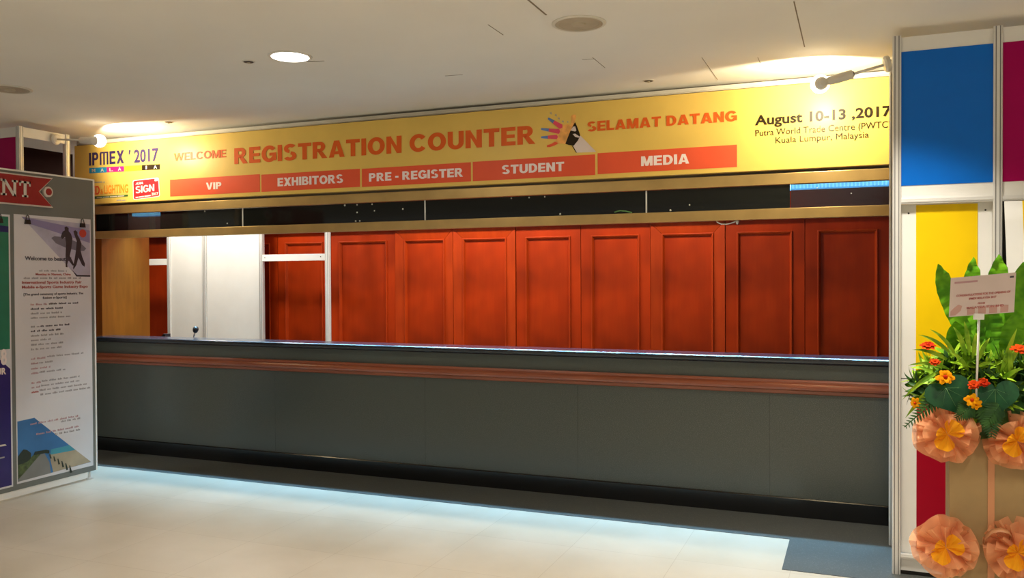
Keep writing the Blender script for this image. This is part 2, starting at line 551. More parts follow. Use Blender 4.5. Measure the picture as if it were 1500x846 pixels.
# heavy grotesque capitals built from bars, slants and rings: c -> (width, polygons)
def glyph(c, s=0.25):
    P = []

    def bar(a, b_, c_, d):
        P.append([(a, b_), (c_, b_), (c_, d), (a, d)])

    def ring(cx, cy, rx, ry, sx, sy, a0, a1, n=14):
        for i in range(n):
            t0, t1 = math.radians(a0 + (a1 - a0) * i / n), math.radians(a0 + (a1 - a0) * (i + 1) / n)
            P.append([(cx + (rx - sx) * math.cos(t0), cy + (ry - sy) * math.sin(t0)), (cx + rx * math.cos(t0), cy + ry * math.sin(t0)),
                      (cx + rx * math.cos(t1), cy + ry * math.sin(t1)), (cx + (rx - sx) * math.cos(t1), cy + (ry - sy) * math.sin(t1))])
    h = s * 0.84
    if c == 'I':
        bar(0, 0, s, 1); w = s
    elif c == 'T':
        w = .74; bar(0, 1 - h, w, 1); bar(w / 2 - s / 2, 0, w / 2 + s / 2, 1 - h)
    elif c == 'E':
        w = .66; bar(0, 0, s, 1); bar(s, 0, w, h); bar(s, 1 - h, w, 1); bar(s, .5 - h * .45, w * .94, .5 + h * .45)
    elif c == 'L':
        w = .62; bar(0, 0, s, 1); bar(s, 0, w, h)
    elif c == 'H':
        w = .78; bar(0, 0, s, 1); bar(w - s, 0, w, 1); bar(s, .5 - h / 2, w - s, .5 + h / 2)
    elif c == 'N':
        w = .78; bar(0, 0, s, 1); bar(w - s, 0, w, 1); P.append([(s * .9, 1), (s * .1 + .02, 1), (w - s * .95, 0), (w - s * .1, 0)])
    elif c == 'M':
        w = .94; bar(0, 0, s * .9, 1); bar(w - s * .9, 0, w, 1)
        P.append([(0.02, 1), (s * 1.25, 1), (w / 2 + s * .42, 0), (w / 2 - s * .42, 0)])
        P.append([(w - s * 1.25, 1), (w - .02, 1), (w / 2 + s * .42, 0), (w / 2 - s * .42, 0)])
    elif c == 'm':
        w = .98; bar(0, 0, s * .8, .90); bar(w / 2 - s * .4, 0, w / 2 + s * .4, .96); bar(w - s * .8, 0, w, 1); bar(.10, .88, w, 1)
        P.append([(0, .90), (s * .8, .90), (s * .8, 1), (.10, 1)])
    elif c == 'A':
        w = .86; P.append([(0, 0), (s * 1.05, 0), (w / 2 + s * .25, 1), (w / 2 - s * .55, 1)]); P.append([(w - s * 1.05, 0), (w, 0), (w / 2 + s * .55, 1), (w / 2 - s * .25, 1)]); bar(w * .26, .18, w * .74, .18 + h * .85)
    elif c == 'V':
        w = .86; P.append([(0, 1), (s * 1.05, 1), (w / 2 + s * .25, 0), (w / 2 - s * .55, 0)]); P.append([(w - s * 1.05, 1), (w, 1), (w / 2 + s * .55, 0), (w / 2 - s * .25, 0)])
    elif c == 'W':
        w = 1.22
        for x0 in (0, w * .42):
            q = w * .58
            P.append([(x0, 1), (x0 + s, 1), (x0 + q / 2 + s * .3, 0), (x0 + q / 2 - s * .5, 0)]); P.append([(x0 + q - s, 1), (x0 + q, 1), (x0 + q / 2 + s * .5, 0), (x0 + q / 2 - s * .3, 0)])
    elif c == 'X':
        w = .84; P.append([(0, 0), (s * 1.15, 0), (w, 1), (w - s * 1.15, 1)]); P.append([(w - s * 1.15, 0), (w, 0), (s * 1.15, 1), (0, 1)])
    elif c == 'D':
        w = .78; bar(0, 0, s, 1); bar(s, 0, .36, h); bar(s, 1 - h, .36, 1); ring(.36, .5, w - .36, .5, s, h, -90, 90)
    elif c in 'PR':
        w = .74 if c == 'P' else .82; q = .70; bar(0, 0, s, 1); bar(s, 1 - h, .42, 1); bar(s, .40, .42, .40 + h * .85); ring(.42, .70, q - .42, .30, s * .95, h * .9, -90, 90)
        if c == 'R':
            P.append([(.28, .42), (.50, .46), (w, 0), (w - s * 1.15, 0)])
    elif c == 'B':
        w = .75; bar(0, 0, s, 1); bar(s, 0, .42, h * .9); bar(s, 1 - h * .9, .40, 1); bar(s, .52 - h * .42, .42, .52 + h * .42)
        ring(.42, .285, w - .42, .285, s * .95, h * .85, -90, 90); ring(.40, .75, w - .06 - .40, .25, s * .95, h * .8, -90, 90)
    elif c == 'O':
        w = .90; ring(w / 2, .5, w / 2, .515, s, h * 1.05, 0, 360, 30)
    elif c in 'CG':
        w = .84; ring(.45, .5, .45, .515, s, h * 1.05, 38, 322 if c == 'C' else 330, 26)
        if c == 'G':
            bar(.46, .38, .86, .38 + h * .85); bar(.86 - s * .85, .08, .86, .38); w = .86
    elif c == 'S':
        w = .76; ring(w / 2, .735, .35, .28, s * .95, h * .95, 28, 262, 16); ring(w / 2, .27, .37, .285, s * .95, h * .95, -158, 82, 16)
    elif c == 'U':
        w = .78; bar(0, .36, s, 1); bar(w - s, .36, w, 1); ring(w / 2, .37, w / 2, .385, s, h * 1.05, 180, 360, 18)
    elif c == '-':
        w = .34; bar(0, .30, w, .30 + h)
    else:
        w = .24
    return w, P


def heavy(s, P, u0, v0, w, cap, mat, parent, n=0.002, th=0.0012, gap=0.085, stroke=0.25, slope=0.0, shear=0.0, name='lettering'):
    x, polys = 0.0, []
    for c in s:
        gw, gp = glyph(c, stroke)
        polys += [[(a + x, b_) for a, b_ in g] for g in gp]
        x += gw + gap
    tot = x - gap
    b = MB()
    nv = P(0, 0, 1) - P(0, 0, 0)
    for i, g in enumerate(polys):
        pts = []
        for a, v in g:
            u = u0 + a / tot * w
            vv = v0 + v * cap
            pts.append(P(u + shear * (vv - v0), vv + slope * (u - u0), n - 0.0004))
        b.prism(pts, None, nv * (th + 0.00003 * (i % 5)))
    return b.build(name, mat, parent)


# ------------------------------------------------------------------ setting
struct(sbox('floor', 'floor', -13, 6, -10, 4, -0.1, 0.0))
ceil = struct(sbox('ceiling', 'ceiling', -13, 6, -10, 4, CEIL, CEIL + 0.1))
for (ax, ay), (bx, by), w in (((767, -6), (791, 23), 0.009), ((715, 36), (737, 51), 0.004), ((1163, 2), (1185, 68), 0.006), ((1028, 84), (1055, 116), 0.003), ((1110, 84), (1116, 92), 0.003), ((868, 84), (888, 99), 0.003)):
    a, c = atZ(ax, ay, CEIL), atZ(bx, by, CEIL)
    b = MB()
    b.box(a.x - w / 2, a.x + w / 2, min(a.y, c.y), max(a.y, c.y), CEIL - 0.0015, CEIL + 0.001)
    b.build('ceiling_seam', 'seam', ceil)
for (ax, ay), (bx, by), w in (((450, 90), (475, 89), 0.012), ((652, 111), (678, 109), 0.006), ((853, 87), (872, 86), 0.004)):
    a, c = atZ(ax, ay, CEIL), atZ(bx, by, CEIL)
    d = (c - a).normalized()
    s_ = Vector((-d.y, d.x, 0)) * w / 2
    b = MB()
    b.prism([a - s_, c - s_ * 0.3, c + s_ * 0.3, a + s_], None, (0, 0, -0.0015))
    b.build('ceiling_crack', 'seam', ceil)

# dark floor border with its step towards the camera at the right
b = MB()
b.prism([(-8.5, 0.02, -0.02), (-8.5, -0.52, -0.02), (-0.385, -0.525, -0.02), (-0.385, -1.10, -0.02), (2.5, -1.10, -0.02), (2.5, 0.02, -0.02)], None, (0, 0, 0.023))
struct(b.build('floor_border', 'border'))
# walls
struct(sbox('wall_back', 'red', -9.3, 2.2, 2.262, 2.36, 0, CEIL))
struct(sbox('trim_2', 'redframe', -9.3, 2.2, 2.17, 2.262, 2.125, 2.24))
wl = atZ(66, 219.7, CEIL)
struct(sbox('wall_left', 'darkwall', wl.x - 0.1, wl.x, -1.2, 0.66, 0, CEIL))
struct(sbox('wall_far', 'darkwall', -13, wl.x - 0.1, wl.y - 0.05, wl.y + 0.05, 0, CEIL))
struct(sbox('wall_side', 'orange', -6.95, -6.65, 0.075, 0.66, 0, CEIL))
struct(sbox('wall_right', 'red', 1.6, 1.7, 0.075, 2.262, 0, CEIL))
struct(sbox('wall_front', 'inner', -6.86, 1.7, 0.062, 0.11, 2.29, CEIL))
# white strip between the sign and the ceiling
b = MB()
b.box(-6.86, 1.7, 0.000, 0.062, 2.874, 2.906)
b.box(-6.86, 1.7, -0.010, 0.0, 2.880, 2.889)
struct(b.build('trim_1', 'whitetrim'))

# ------------------------------------------------------------------ counter
ct = thing('registration_counter', (-2.9, 0.15, 0), 'long dark grey reception counter with a red-brown wooden rail below its top', 'counter')
X0, X1 = -6.65, 1.2
b = MB()
b.box(X0, X1, 0.0, 0.18, 0.0, 1.02)
b.build('body', 'laminate', ct)
b = MB()
prof = [(-0.035, 1.026), (-0.048, 1.032), (-0.052, 1.045), (-0.047, 1.060), (-0.036, 1.066), (0.20, 1.066), (0.20, 1.02), (-0.03, 1.02)]
b.prism([(X0, y, z) for y, z in prof], None, (X1 - X0, 0, 0))
b.build('countertop', 'top', ct)
b = MB()
b.box(X0, X1, 0.18, 0.62, 0.93, 0.96)
b.box(X0, X1, 0.58, 0.60, 0.0, 0.93)
b.build('inner_desk', 'top', ct)
b = MB()
prof = [(0.0, 0.915), (-0.022, 0.915), (-0.026, 0.905), (-0.024, 0.895), (-0.034, 0.890), (-0.044, 0.880), (-0.048, 0.866), (-0.044, 0.853), (-0.034, 0.846), (-0.024, 0.843), (-0.022, 0.825), (-0.016, 0.820), (0.0, 0.820)]
b.prism([(X0, y, z) for y, z in prof], None, (X1 - X0, 0, 0))
b.build('wooden_rail', 'brownrail', ct)
b = MB()
prof = [(0.0, 0.128), (-0.010, 0.128), (-0.017, 0.122), (-0.018, 0.0), (0.0, 0.0)]
b.prism([(X0, y, z) for y, z in prof], None, (X1 - X0, 0, 0))
b.build('skirting', 'black', ct)
for xs in (-4.6, -3.16, -1.9, -0.55):
    sbox('joint', 'black', xs - 0.0005, xs + 0.0005, -0.0004, 0.003, 0.13, 0.818, ct)

# ------------------------------------------------------------------ header: brass rails and glass panes
r = sbox('brass_rail', 'brass', X0, 1.2, -0.005, 0.06, 2.214, 2.288, bevel=0.003)
tag(r, 'dull brass rail under the yellow sign, above the dark glass strip', 'rail')
r = sbox('brass_rail', 'brass', X0, 1.2, -0.012, 0.06, 1.985, 2.054, bevel=0.003)
tag(r, 'dull brass rail at the foot of the dark glass strip, over the opening', 'rail')
gl = [(X0, -6.255, 'film', 'black glass pane at the far left end of the strip, beside the grey board'),
      (-6.251, -5.868, 'clear2', 'narrow glass pane second from the left in the strip, under the red badge'),
      (-5.864, -4.939, 'film', 'black glass pane in the strip under the VIP label'),
      (-4.935, -3.160, 'film', 'black glass pane in the strip under the EXHIBITORS label'),
      (-3.156, -1.393, 'film', 'black glass pane in the strip under the STUDENT label'),
      (-1.389, -0.420, 'film', 'black glass pane in the strip under the MEDIA label'),
      (-0.416, 1.2, 'clear', 'clearer glass pane at right with a blue light showing behind')]
specks = {3: [(505, 298), (523, 297), (545, 296.5), (523, 311), (548.5, 308.5), (590, 306), (527, 324), (521, 326)], 4: [(749, 286.5), (775, 285), (798, 283.5), (820.5, 315)],
          5: [(982, 310), (1010, 300)], 2: [(333, 327), (300, 306)], 6: [(1197, 275), (1247, 283)], 0: [], 1: []}
for k, (a, c, mt, lb) in enumerate(gl):
    g = sbox('glass_pane', mt, a, c, 0.018, 0.026, 2.056, 2.212)
    tag(g, lb, 'glass pane')
    for px, py in specks[k]:
        p = atY(px, py, 0.018)
        bb = MB()
        p.z = min(max(p.z, 2.068), 2.2)
        q = random.uniform(0.003, 0.0045) if k == 6 else random.uniform(0.006, 0.009)
        bb.lathe((p.x, 0.0185, p.z), (0, -1, 0), [(q, 0), (q * 0.8, 0.003), (q * 0.3, 0.005)], 7)
        bb.build('glue_spot', 'speck', g)
for x in (-4.937, -3.158, -1.391):
    t = sbox('joint_strip', 'alu', x - 0.005, x + 0.005, 0.0125, 0.0175, 2.056, 2.212)
    tag(t, {-4.937: 'thin pale joint strip between glass panes, under the EXHIBITORS label', -3.158: 'thin pale joint strip between glass panes under the PRE - REGISTER label', -1.391: 'thin pale joint strip between glass panes, under the MEDIA label'}[x], 'joint strip')
# loose tape scrap and cable on the lower rail
b = MB()
a, c = atY(899, 309, -0.016), atY(925, 312, -0.016)
b.tube([(a.x, 0.0, 2.066), ((a.x * 2 + c.x) / 3, -0.004, 2.076), ((a.x + c.x * 2) / 3, -0.006, 2.070), (c.x, -0.005, 2.059)], 0.005, 6)
tag(b.build('tape_scrap', 'rib_l', smooth=True), 'curled greenish tape scrap on the lower brass rail', 'tape')
cb = thing('hanging_cable', (-0.83, 0.02, 1.98), 'short white cable looped under the lower brass rail', 'cable')
b = MB()
b.tube([(-0.907, 0.03, 1.988), (-0.895, 0.028, 1.974), (-0.872, 0.025, 1.963), (-0.84, 0.024, 1.960), (-0.81, 0.024, 1.965), (-0.785, 0.026, 1.974), (-0.765, 0.028, 1.984)], 0.0045, 8)
b.build('cord', 'cable', cb, smooth=True)
b = MB()
b.lathe((-0.765, 0.026, 1.957), (0, 0, 1), [(0.004, 0), (0.008, 0.008), (0.013, 0.028)], 12)
b.build('plug', 'cable', cb, smooth=True)

# fluorescent battens behind the glass
for k in range(6):
    x0 = -6.56 + 1.22 * k
    x1 = x0 + 1.19
    lb = 'blue-white fluorescent batten seen through the glass at right' if k == 5 else 'fluorescent batten fixed behind the black glass strip'
    f = thing('fluorescent_batten', (x0 + 0.6, 0.40, 2.29), lb, 'light', 'fluorescent battens behind the glass strip' if k < 5 else None)
    if k == 5:
        x0, x1 = -0.46, 1.0
    b = MB()
    b.box(x0, x1, 0.345, 0.475, 2.258, 2.30)
    b.build('housing', 'plastic', f)
    b = MB()
    b.box(x0, x1, 0.36, 0.46, 2.216, 2.258)
    b.build('diffuser', 'tube', f)
    b = MB()
    for i in range(int((x1 - x0) / 0.024)):
        xx = x0 + 0.008 + i * 0.024
        b.box(xx, xx + 0.009, 0.354, 0.36, 2.217, 2.257)
    b.build('louvre', 'rib', f)
    for dx in (0.3, 0.9):
        sbox('bracket', 'plastic', x0 + dx, x0 + dx + 0.02, 0.105, 0.35, 2.262, 2.28, f)

# ------------------------------------------------------------------ sign
SIGN_Y = -0.03
SZ0, SZ1 = 2.308, 2.864
sg = thing('registration_sign', (-3.0, 0.0, SZ0), 'long yellow fascia sign reading REGISTRATION COUNTER above the counter', 'sign')
b = MB()
b.box(-6.865, 0.75, SIGN_Y, 0.062, SZ0, SZ1)
b.build('board', 'sign', sg, bevel=0.004)


def S(px, py):
    p = atY(px, py, SIGN_Y)
    return p.x, p.z


def sign_text(s, lb, rb, lt, rt, mat, bold, parent=None, n=0.002, **kw):
    """left/right baseline pixels and left/right cap-line pixels"""
    u0, v0 = S(*lb)
    u1, v1 = S(*rb)
    _, t0 = S(*lt)
    _, t1 = S(*rt)
    return text(s, plane_sign, u0, (v0 + v1) / 2, u1 - u0, (t0 + t1 - v0 - v1) / 2, mat, parent or sg, n=n, bold=bold, **kw)


def sign_heavy(s, lb, rb, lt, rt, mat, parent=None, n=0.002, **kw):
    u0, v0 = S(*lb)
    u1, v1 = S(*rb)
    _, t0 = S(*lt)
    _, t1 = S(*rt)
    return heavy(s, plane_sign, u0, (v0 + v1) / 2, u1 - u0, (t0 + t1 - v0 - v1) / 2, mat, parent or sg, n=n, **kw)


def sign_poly(px, mat, parent=None, name='print', n=0.001, th=0.001):
    return quad_print(plane_sign, [S(*p) for p in px], mat, parent or sg, name, n, th)


sign_heavy('IPmEX', (130.9, 242), (182, 239.7), (130.9, 223.9), (182, 219.8), 'navy', stroke=0.23, gap=0.14)
sign_poly([(188.6, 226.5), (190.2, 226.2), (191.9, 219.4), (188.9, 219.8)], 'navy', name='apostrophe', n=0.002)
sign_text('2017', (196.8, 238.6), (232.4, 235.6), (196.8, 219.4), (232.4, 216.4), 'navy', 0.03)
# colour boxes with MALAYSIA
for (xa, xb, mt, ch) in ((130.9, 156.5, 'cyan', 'MA'), (156.5, 181.9, 'pmag', 'LA'), (181.9, 207.9, 'pyel', 'YS'), (207.9, 234.4, 'ink', 'IA')):
    f = lambda x: 246.0 + (240.2 - 246.0) * (x - 130.9) / 103.5
    bx = sign_poly([(xa, f(xa) + 7.8), (xb, f(xb) + 7.8), (xb, f(xb)), (xa, f(xa))], mt, name='colour_box')
    for i, c in enumerate(ch):
        xc = xa + (xb - xa) * (0.25 + 0.5 * i)
        hw = 0.9 if c == 'I' else 2.4
        sign_text(c, (xc - hw, f(xc) + 6.4), (xc + hw, f(xc) + 6.4), (xc - hw, f(xc) + 1.6), (xc + hw, f(xc) + 1.6), 'signwhite' if mt == 'ink' else ('pyel' if mt == 'pyel' else 'cream'), 0.015, bx)
# second logo: red and orange word, green strip
sign_heavy('LED', (128, 285.8), (146.5, 284.5), (128, 273), (146.5, 272), 'strip', stroke=0.2)
sign_text('&', (147.5, 284.5), (151.5, 284), (147.5, 277), (151.5, 276.5), 'porange', 0.02)
sign_text('LIGHTING', (153, 284), (188, 281.5), (153, 271.5), (188, 269.5), 'porange', 0.02)
sign_poly([(128, 292), (187.5, 287.5), (187.5, 284.6), (128, 288.2)], 'pgreen', name='green_strip')
for a, c in ((130, 137), (138.5, 150), (151.5, 153.5)):
    sign_poly([(a, 267.6), (c, 267.2), (c, 265.6), (a, 266)], 'tgrey', name='small_print')
for a, c in ((171, 178), (179, 184)):
    sign_poly([(a, 294), (c, 293.6), (c, 292.2), (a, 292.6)], 'tgrey', name='small_print')
for a, c in ((142, 150), (151, 160), (161, 172), (173, 182)):
    sign_poly([(a, 290.0 - (a - 142) * 0.07), (c, 290.0 - (c - 142) * 0.07), (c, 288.8 - (c - 142) * 0.07), (a, 288.8 - (a - 142) * 0.07)], 'cream', name='small_print', n=0.002)


def rrect(px, r):
    """rounded outline of a pixel quadrilateral"""
    out = []
    n = len(px)
    for i in range(n):
        p, a, c = Vector(px[i]), Vector(px[i - 1]), Vector(px[(i + 1) % n])
        pa = p + (a - p).normalized() * r
        pc = p + (c - p).normalized() * r
        for t in (0, .25, .5, .75, 1):
            out.append(tuple((pa * (1 - t) + p * t) * (1 - t) + (p * (1 - t) + pc * t) * t))
    return out


bd = sign_poly(rrect([(195.4, 292.9), (234.6, 287.6), (232.6, 259.6), (194.4, 264.0)], 3), 'signwhite', name='badge', n=0.001)
sign_poly(rrect([(196.4, 291.7), (233.6, 286.7), (231.7, 260.8), (195.5, 265.0)], 2.5), 'pred', bd, 'badge_face', 0.002)
sign_poly(rrect([(226.5, 265.5), (231.5, 264.8), (231.3, 260.6), (227.5, 261)], 1.6), 'signwhite', bd, 'badge_hole', 0.0032)
sign_text('ASIA', (199.0, 271.2), (210.0, 269.6), (199, 267.8), (210, 266.2), 'signwhite', 0.02, bd, n=0.0035, slope=0.05, shear=0.3)
sign_heavy('SIGN', (199.0, 284.2), (226.5, 280.8), (199, 274.4), (226.5, 270.2), 'signwhite', bd, n=0.0035, slope=0.06, stroke=0.2)
sign_text('2017', (222.5, 286.8), (232.2, 285.2), (222.5, 282.7), (232.2, 281.0), 'signwhite', 0.02, bd, n=0.0035, slope=0.02)
for a, c in ((199, 203), (204, 211), (212, 221)):
    sign_poly([(a, 290.1 - (a - 199) * .14), (c, 290.1 - (c - 199) * .14), (c, 288.4 - (c - 199) * .14), (a, 288.4 - (a - 199) * .14)], 'signwhite', bd, 'small_print', 0.0032)

BD = 0.042
sign_heavy('WELCOME', (255, 234.7), (331.5, 231.1), (255, 223.8), (331.5, 219.5), 'signorange', stroke=0.2)
sign_heavy('REGISTRATION COUNTER', (343.5, 239.7), (784.5, 211.2), (343.5, 216.2), (784.5, 184.6), 'signorange')
sign_heavy('SELAMAT DATANG', (860.3, 193.7), (1079.6, 176.2), (860.3, 179.2), (1079.6, 161), 'signorange')
for q, s, lb, rb, lt, rt in (
        ([(249.4, 287.3), (380.9, 281.2), (380.9, 255.6), (249.4, 262.4)], 'VIP', (302.2, 277.6), (325, 276.6), (302.2, 267.5), (325, 266.3)),
        ([(383.1, 281.0), (527.5, 273.5), (527.5, 247.3), (383.1, 255.4)], 'EXHIBITORS', (406.9, 272.6), (502.8, 268.0), (406.9, 260.2), (502.8, 255.6)),
        ([(530.3, 273.3), (690, 266), (690, 237.5), (530.3, 247.1)], 'PRE - REGISTER', (540.8, 266), (678.5, 258.5), (540.8, 253.4), (678.5, 246.2)),
        ([(692.7, 265.8), (872, 255.7), (872, 225.6), (692.7, 237.3)], 'STUDENT', (735.2, 255.5), (826.5, 249.7), (735.2, 242.2), (826.5, 236.6)),
        ([(875.5, 255.5), (1079.6, 243.8), (1079.6, 210.7), (875.5, 225.4)], 'MEDIA', (939.2, 243.4), (1009.6, 239.2), (939.2, 229.1), (1009.6, 224.9))):
    us = [S(*p) for p in q]
    za, zb = (us[0][1] + us[1][1]) / 2, (us[2][1] + us[3][1]) / 2
    st = quad_print(plane_sign, [(us[0][0], za), (us[1][0], za), (us[1][0], zb), (us[0][0], zb)], 'strip', sg, 'label_strip', 0.001, 0.001)
    sign_heavy(s, lb, rb, lt, rt, 'signwhite', st, n=0.0022)
sign_text('August 10-13 ,2017', (1106.1, 183.6), (1306, 169.9), (1106.1, 169.1), (1306, 154.4), 'ink', 0.028)
sign_text('Putra World Trade Centre (PWTC)', (1106.7, 199.3), (1305, 186.7), (1106.7, 190.2), (1305, 177.2), 'ink', 0.0)
sign_text('Kuala Lumpur, Malaysia', (1136.2, 209.1), (1272.7, 202), (1136.2, 200.6), (1272.7, 192.8), 'ink', 0.0)

# painted hand artwork
hp = None


def hpoly(pts, mt, n, name='picture_patch'):
    global hp
    o = sign_poly([(780 + x / 9.4, 150 + y / 9.4) for x, y in pts], mt, hp, name, n, 0.0008)
    if hp is None:
        hp = o
    return o


hpoly([(555, 585), (610, 690), (880, 680), (660, 455), (630, 500)], 'sleeve', 0.001, 'hand_picture')
hpoly([(330, 500), (350, 430), (375, 360), (415, 320), (470, 300), (530, 310), (540, 230), (530, 190), (560, 165), (600, 170), (600, 215), (575, 285), (600, 300), (640, 400), (560, 585), (455, 570), (380, 565), (330, 580), (310, 560)], 'hand_skin', 0.0016)
hpoly([(310, 540), (260, 570), (200, 590), (200, 615), (240, 615), (290, 598), (340, 575), (350, 555)], 'strip', 0.0022)
for (tip, base, wt, wb) in (((125, 480), (335, 475), 22, 30), ((125, 365), (365, 400), 22, 34), ((220, 220), (395, 335), 24, 36)):
    t_, b_ = Vector(tip), Vector(base)
    d_ = (b_ - t_).normalized()
    nn = Vector((-d_.y, d_.x))
    m_ = t_ + d_ * ((b_ - t_).length * 0.42)
    hpoly([tuple(m_ + nn * wt), tuple(b_ + nn * wb), tuple(b_ + d_ * 20), tuple(b_ - nn * wb), tuple(m_ - nn * wt)], 'hand_pink', 0.0022)
    hpoly([tuple(t_ + nn * wt * .6), tuple(m_ + nn * wt), tuple(m_ - nn * wt), tuple(t_ - nn * wt * .6), tuple(t_ - d_ * 8)], 'hand_blue', 0.0022)
hpoly([(455, 570), (480, 500), (520, 400), (560, 320), (588, 270), (615, 330), (660, 450), (630, 520), (570, 595), (500, 585)], 'ink', 0.0026)
hpoly([(525, 385), (560, 335), (590, 330), (605, 385), (590, 400), (545, 390)], 'sleeve', 0.0034)
hpoly([(555, 435), (590, 430), (650, 470), (640, 485), (590, 475)], 'sleeve', 0.0034)
hpoly([(540, 590), (560, 600), (612, 690), (600, 690)], 'ink', 0.0026)
for cx, cy, cs in ((255, 148, 20), (322, 175, 20), (365, 220, 18), (420, 262, 18), (485, 268, 14)):
    hpoly([(cx - cs, cy), (cx, cy - cs), (cx + cs * .8, cy - cs * .2), (cx + cs * .3, cy + cs)], 'tan', 0.0012)

# ------------------------------------------------------------------ red wall panels
def wood_panel(xa, xb, label, mitred):
    p = thing('wall_panel', ((xa + xb) / 2, 2.26, 0), label, 'wall panel')
    g = 0.003
    xa, xb = xa + g, xb - g
    yb, z0, z1 = 2.262, 0.12, 2.122
    s = 0.105
    ia, ib, iz0, iz1 = xa + s, xb - s, z0 + s, z1 - s
    yo = 2.205 if mitred else 2.215
    yi = 2.222 if mitred else 2.215
    # frame: four mitred members; a small open line at each corner
    fr = []
    O = [(xa, z0), (xb, z0), (xb, z1), (xa, z1)]
    I = [(ia, iz0), (ib, iz0), (ib, iz1), (ia, iz1)]
    for k in range(4):
        j = (k + 1) % 4
        q = [Vector((O[k][0], 0, O[k][1])), Vector((O[j][0], 0, O[j][1])), Vector((I[j][0], 0, I[j][1])), Vector((I[k][0], 0, I[k][1]))]
        c = sum(q, Vector()) / 4
        q = [c + (v - c) * (0.997 if mitred else 1.0) for v in q]
        ys = [yo, yo, yi, yi]
        m = MB()
        m.add([(v.x, y, v.z) for v, y in zip(q, ys)] + [(v.x, yb, v.z) for v in q], [(0, 1, 2, 3), (4, 7, 6, 5)] + [(a, 4 + a, 4 + (a + 1) % 4, (a + 1) % 4) for a in range(4)])
        m.build(('stile' if k in (1, 3) else 'rail_member'), 'redframe' if mitred else 'red', p)
    # moulding round the field
    m = MB()
    w = 0.026
    prof = [(0.0, yi), (0.0, yi - 0.010), (0.006, yi - 0.014), (0.014, yi - 0.010), (w, yi + 0.016), (w, yb)]
    for k in range(4):
        j = (k + 1) % 4
        ring = []
        for (dd, yy) in prof:
            def ins(c):
                return ((c[0] + (dd if c[0] == ia else -dd)), (c[1] + (dd if c[1] == iz0 else -dd)))
            a, c = ins(I[k]), ins(I[j])
            ring.append(((a[0], yy, a[1]), (c[0], yy, c[1])))
        vs = [v for pr in ring for v in pr]
        fs = [(2 * i, 2 * i + 1, 2 * i + 3, 2 * i + 2) for i in range(len(ring) - 1)]
        m.add(vs, fs)
    m.build('moulding', 'redframe', p)
    m = MB()
    m.box(ia + w, ib - w, yi + 0.016, yb, iz0 + w, iz1 - w)
    m.build('field', 'red', p)
    return p


seams = [-9.05, -8.35, -7.65, -6.94, -6.235, -5.528, -4.694, -3.989, -3.272, -2.572, -1.865, -1.155, -0.447, 0.27, 0.98, 1.59]
lbs = {0: 'red wooden wall panel at the far left end, behind the orange side wall', 1: 'red wooden wall panel hidden left of the white partition', 2: 'red wooden wall panel showing between orange wall and white partition',
       3: 'red wooden wall panel behind the white partition boards', 4: 'red wooden wall panel behind the bar, right beside the white board', 5: 'red wooden wall panel just right of the white upright post',
       6: 'red wooden wall panel with mitred frame, second right of the white post', 7: 'red wooden wall panel with bright mitred frame, third right of the white post',
       8: 'red wooden wall panel, fourth right of the white upright post', 9: 'red wooden wall panel, fifth right of the post, below the STUDENT label', 10: 'bright red wall panel with mitred frame, below the MEDIA label',
       11: 'red wooden wall panel next to the last, under the looped cable', 12: 'dark red wall panel, rightmost one in view beside the booth post', 13: 'red wooden wall panel hidden behind the booth at right', 14: 'last red wall panel hidden in the right corner'}
seams[4] = -6.262
names = list(range(len(seams) - 1))
for k in names:
    if k in (0, 1, 13, 14):
        continue
    lb = lbs[k]
    wood_panel(seams[k], seams[k + 1], lb, k in (6, 7, 10))

# ------------------------------------------------------------------ white shell partition in the booth
pt = thing('shell_partition', (-6.5, 1.95, 0), 'white shell-scheme partition with posts and bars standing before the red wall', 'partition')
PY = 1.95


def post(x, y, z0, z1, parent, w=0.04, name='post', mat='alu'):
    """grooved aluminium upright"""
    h = w / 2
    q = w * 0.13
    d = w * 0.10
    prof = []
    for k in range(4):
        ang = k * PI / 2
        c, s = math.cos(ang), math.sin(ang)
        loc = [(h, -h + 0.12 * w), (h, -q - 0.16 * w), (h - d, -q - 0.16 * w), (h - d, -q - 0.04 * w), (h, -q - 0.04 * w), (h, q + 0.04 * w), (h - d, q + 0.04 * w), (h - d, q + 0.16 * w), (h, q + 0.16 * w), (h, h - 0.12 * w)]
        for a, b_ in loc:
            prof.append((x + a * c - b_ * s, y + a * s + b_ * c, z0))
    m = MB()
    m.prism(prof, None, (0, 0, z1 - z0))
    o = m.build(name, mat, parent)
    m = MB()
    for k in range(4):
        c, s = math.cos(k * PI / 2), math.sin(k * PI / 2)
        for a0, a1 in ((-q - 0.16 * w, -q - 0.04 * w), (q + 0.04 * w, q + 0.16 * w)):
            r_ = []
            for a, b_ in ((h - d, a0), (h - d * 0.45, a0), (h - d * 0.45, a1), (h - d, a1)):
                r_.append((x + a * c - b_ * s, y + a * s + b_ * c, z0))
            m.prism(r_, None, (0, 0, z1 - z0))
    m.build('groove_shade', 'groove_shade', o)  # dark strips along the notch bottoms paint in the groove shade
    return o


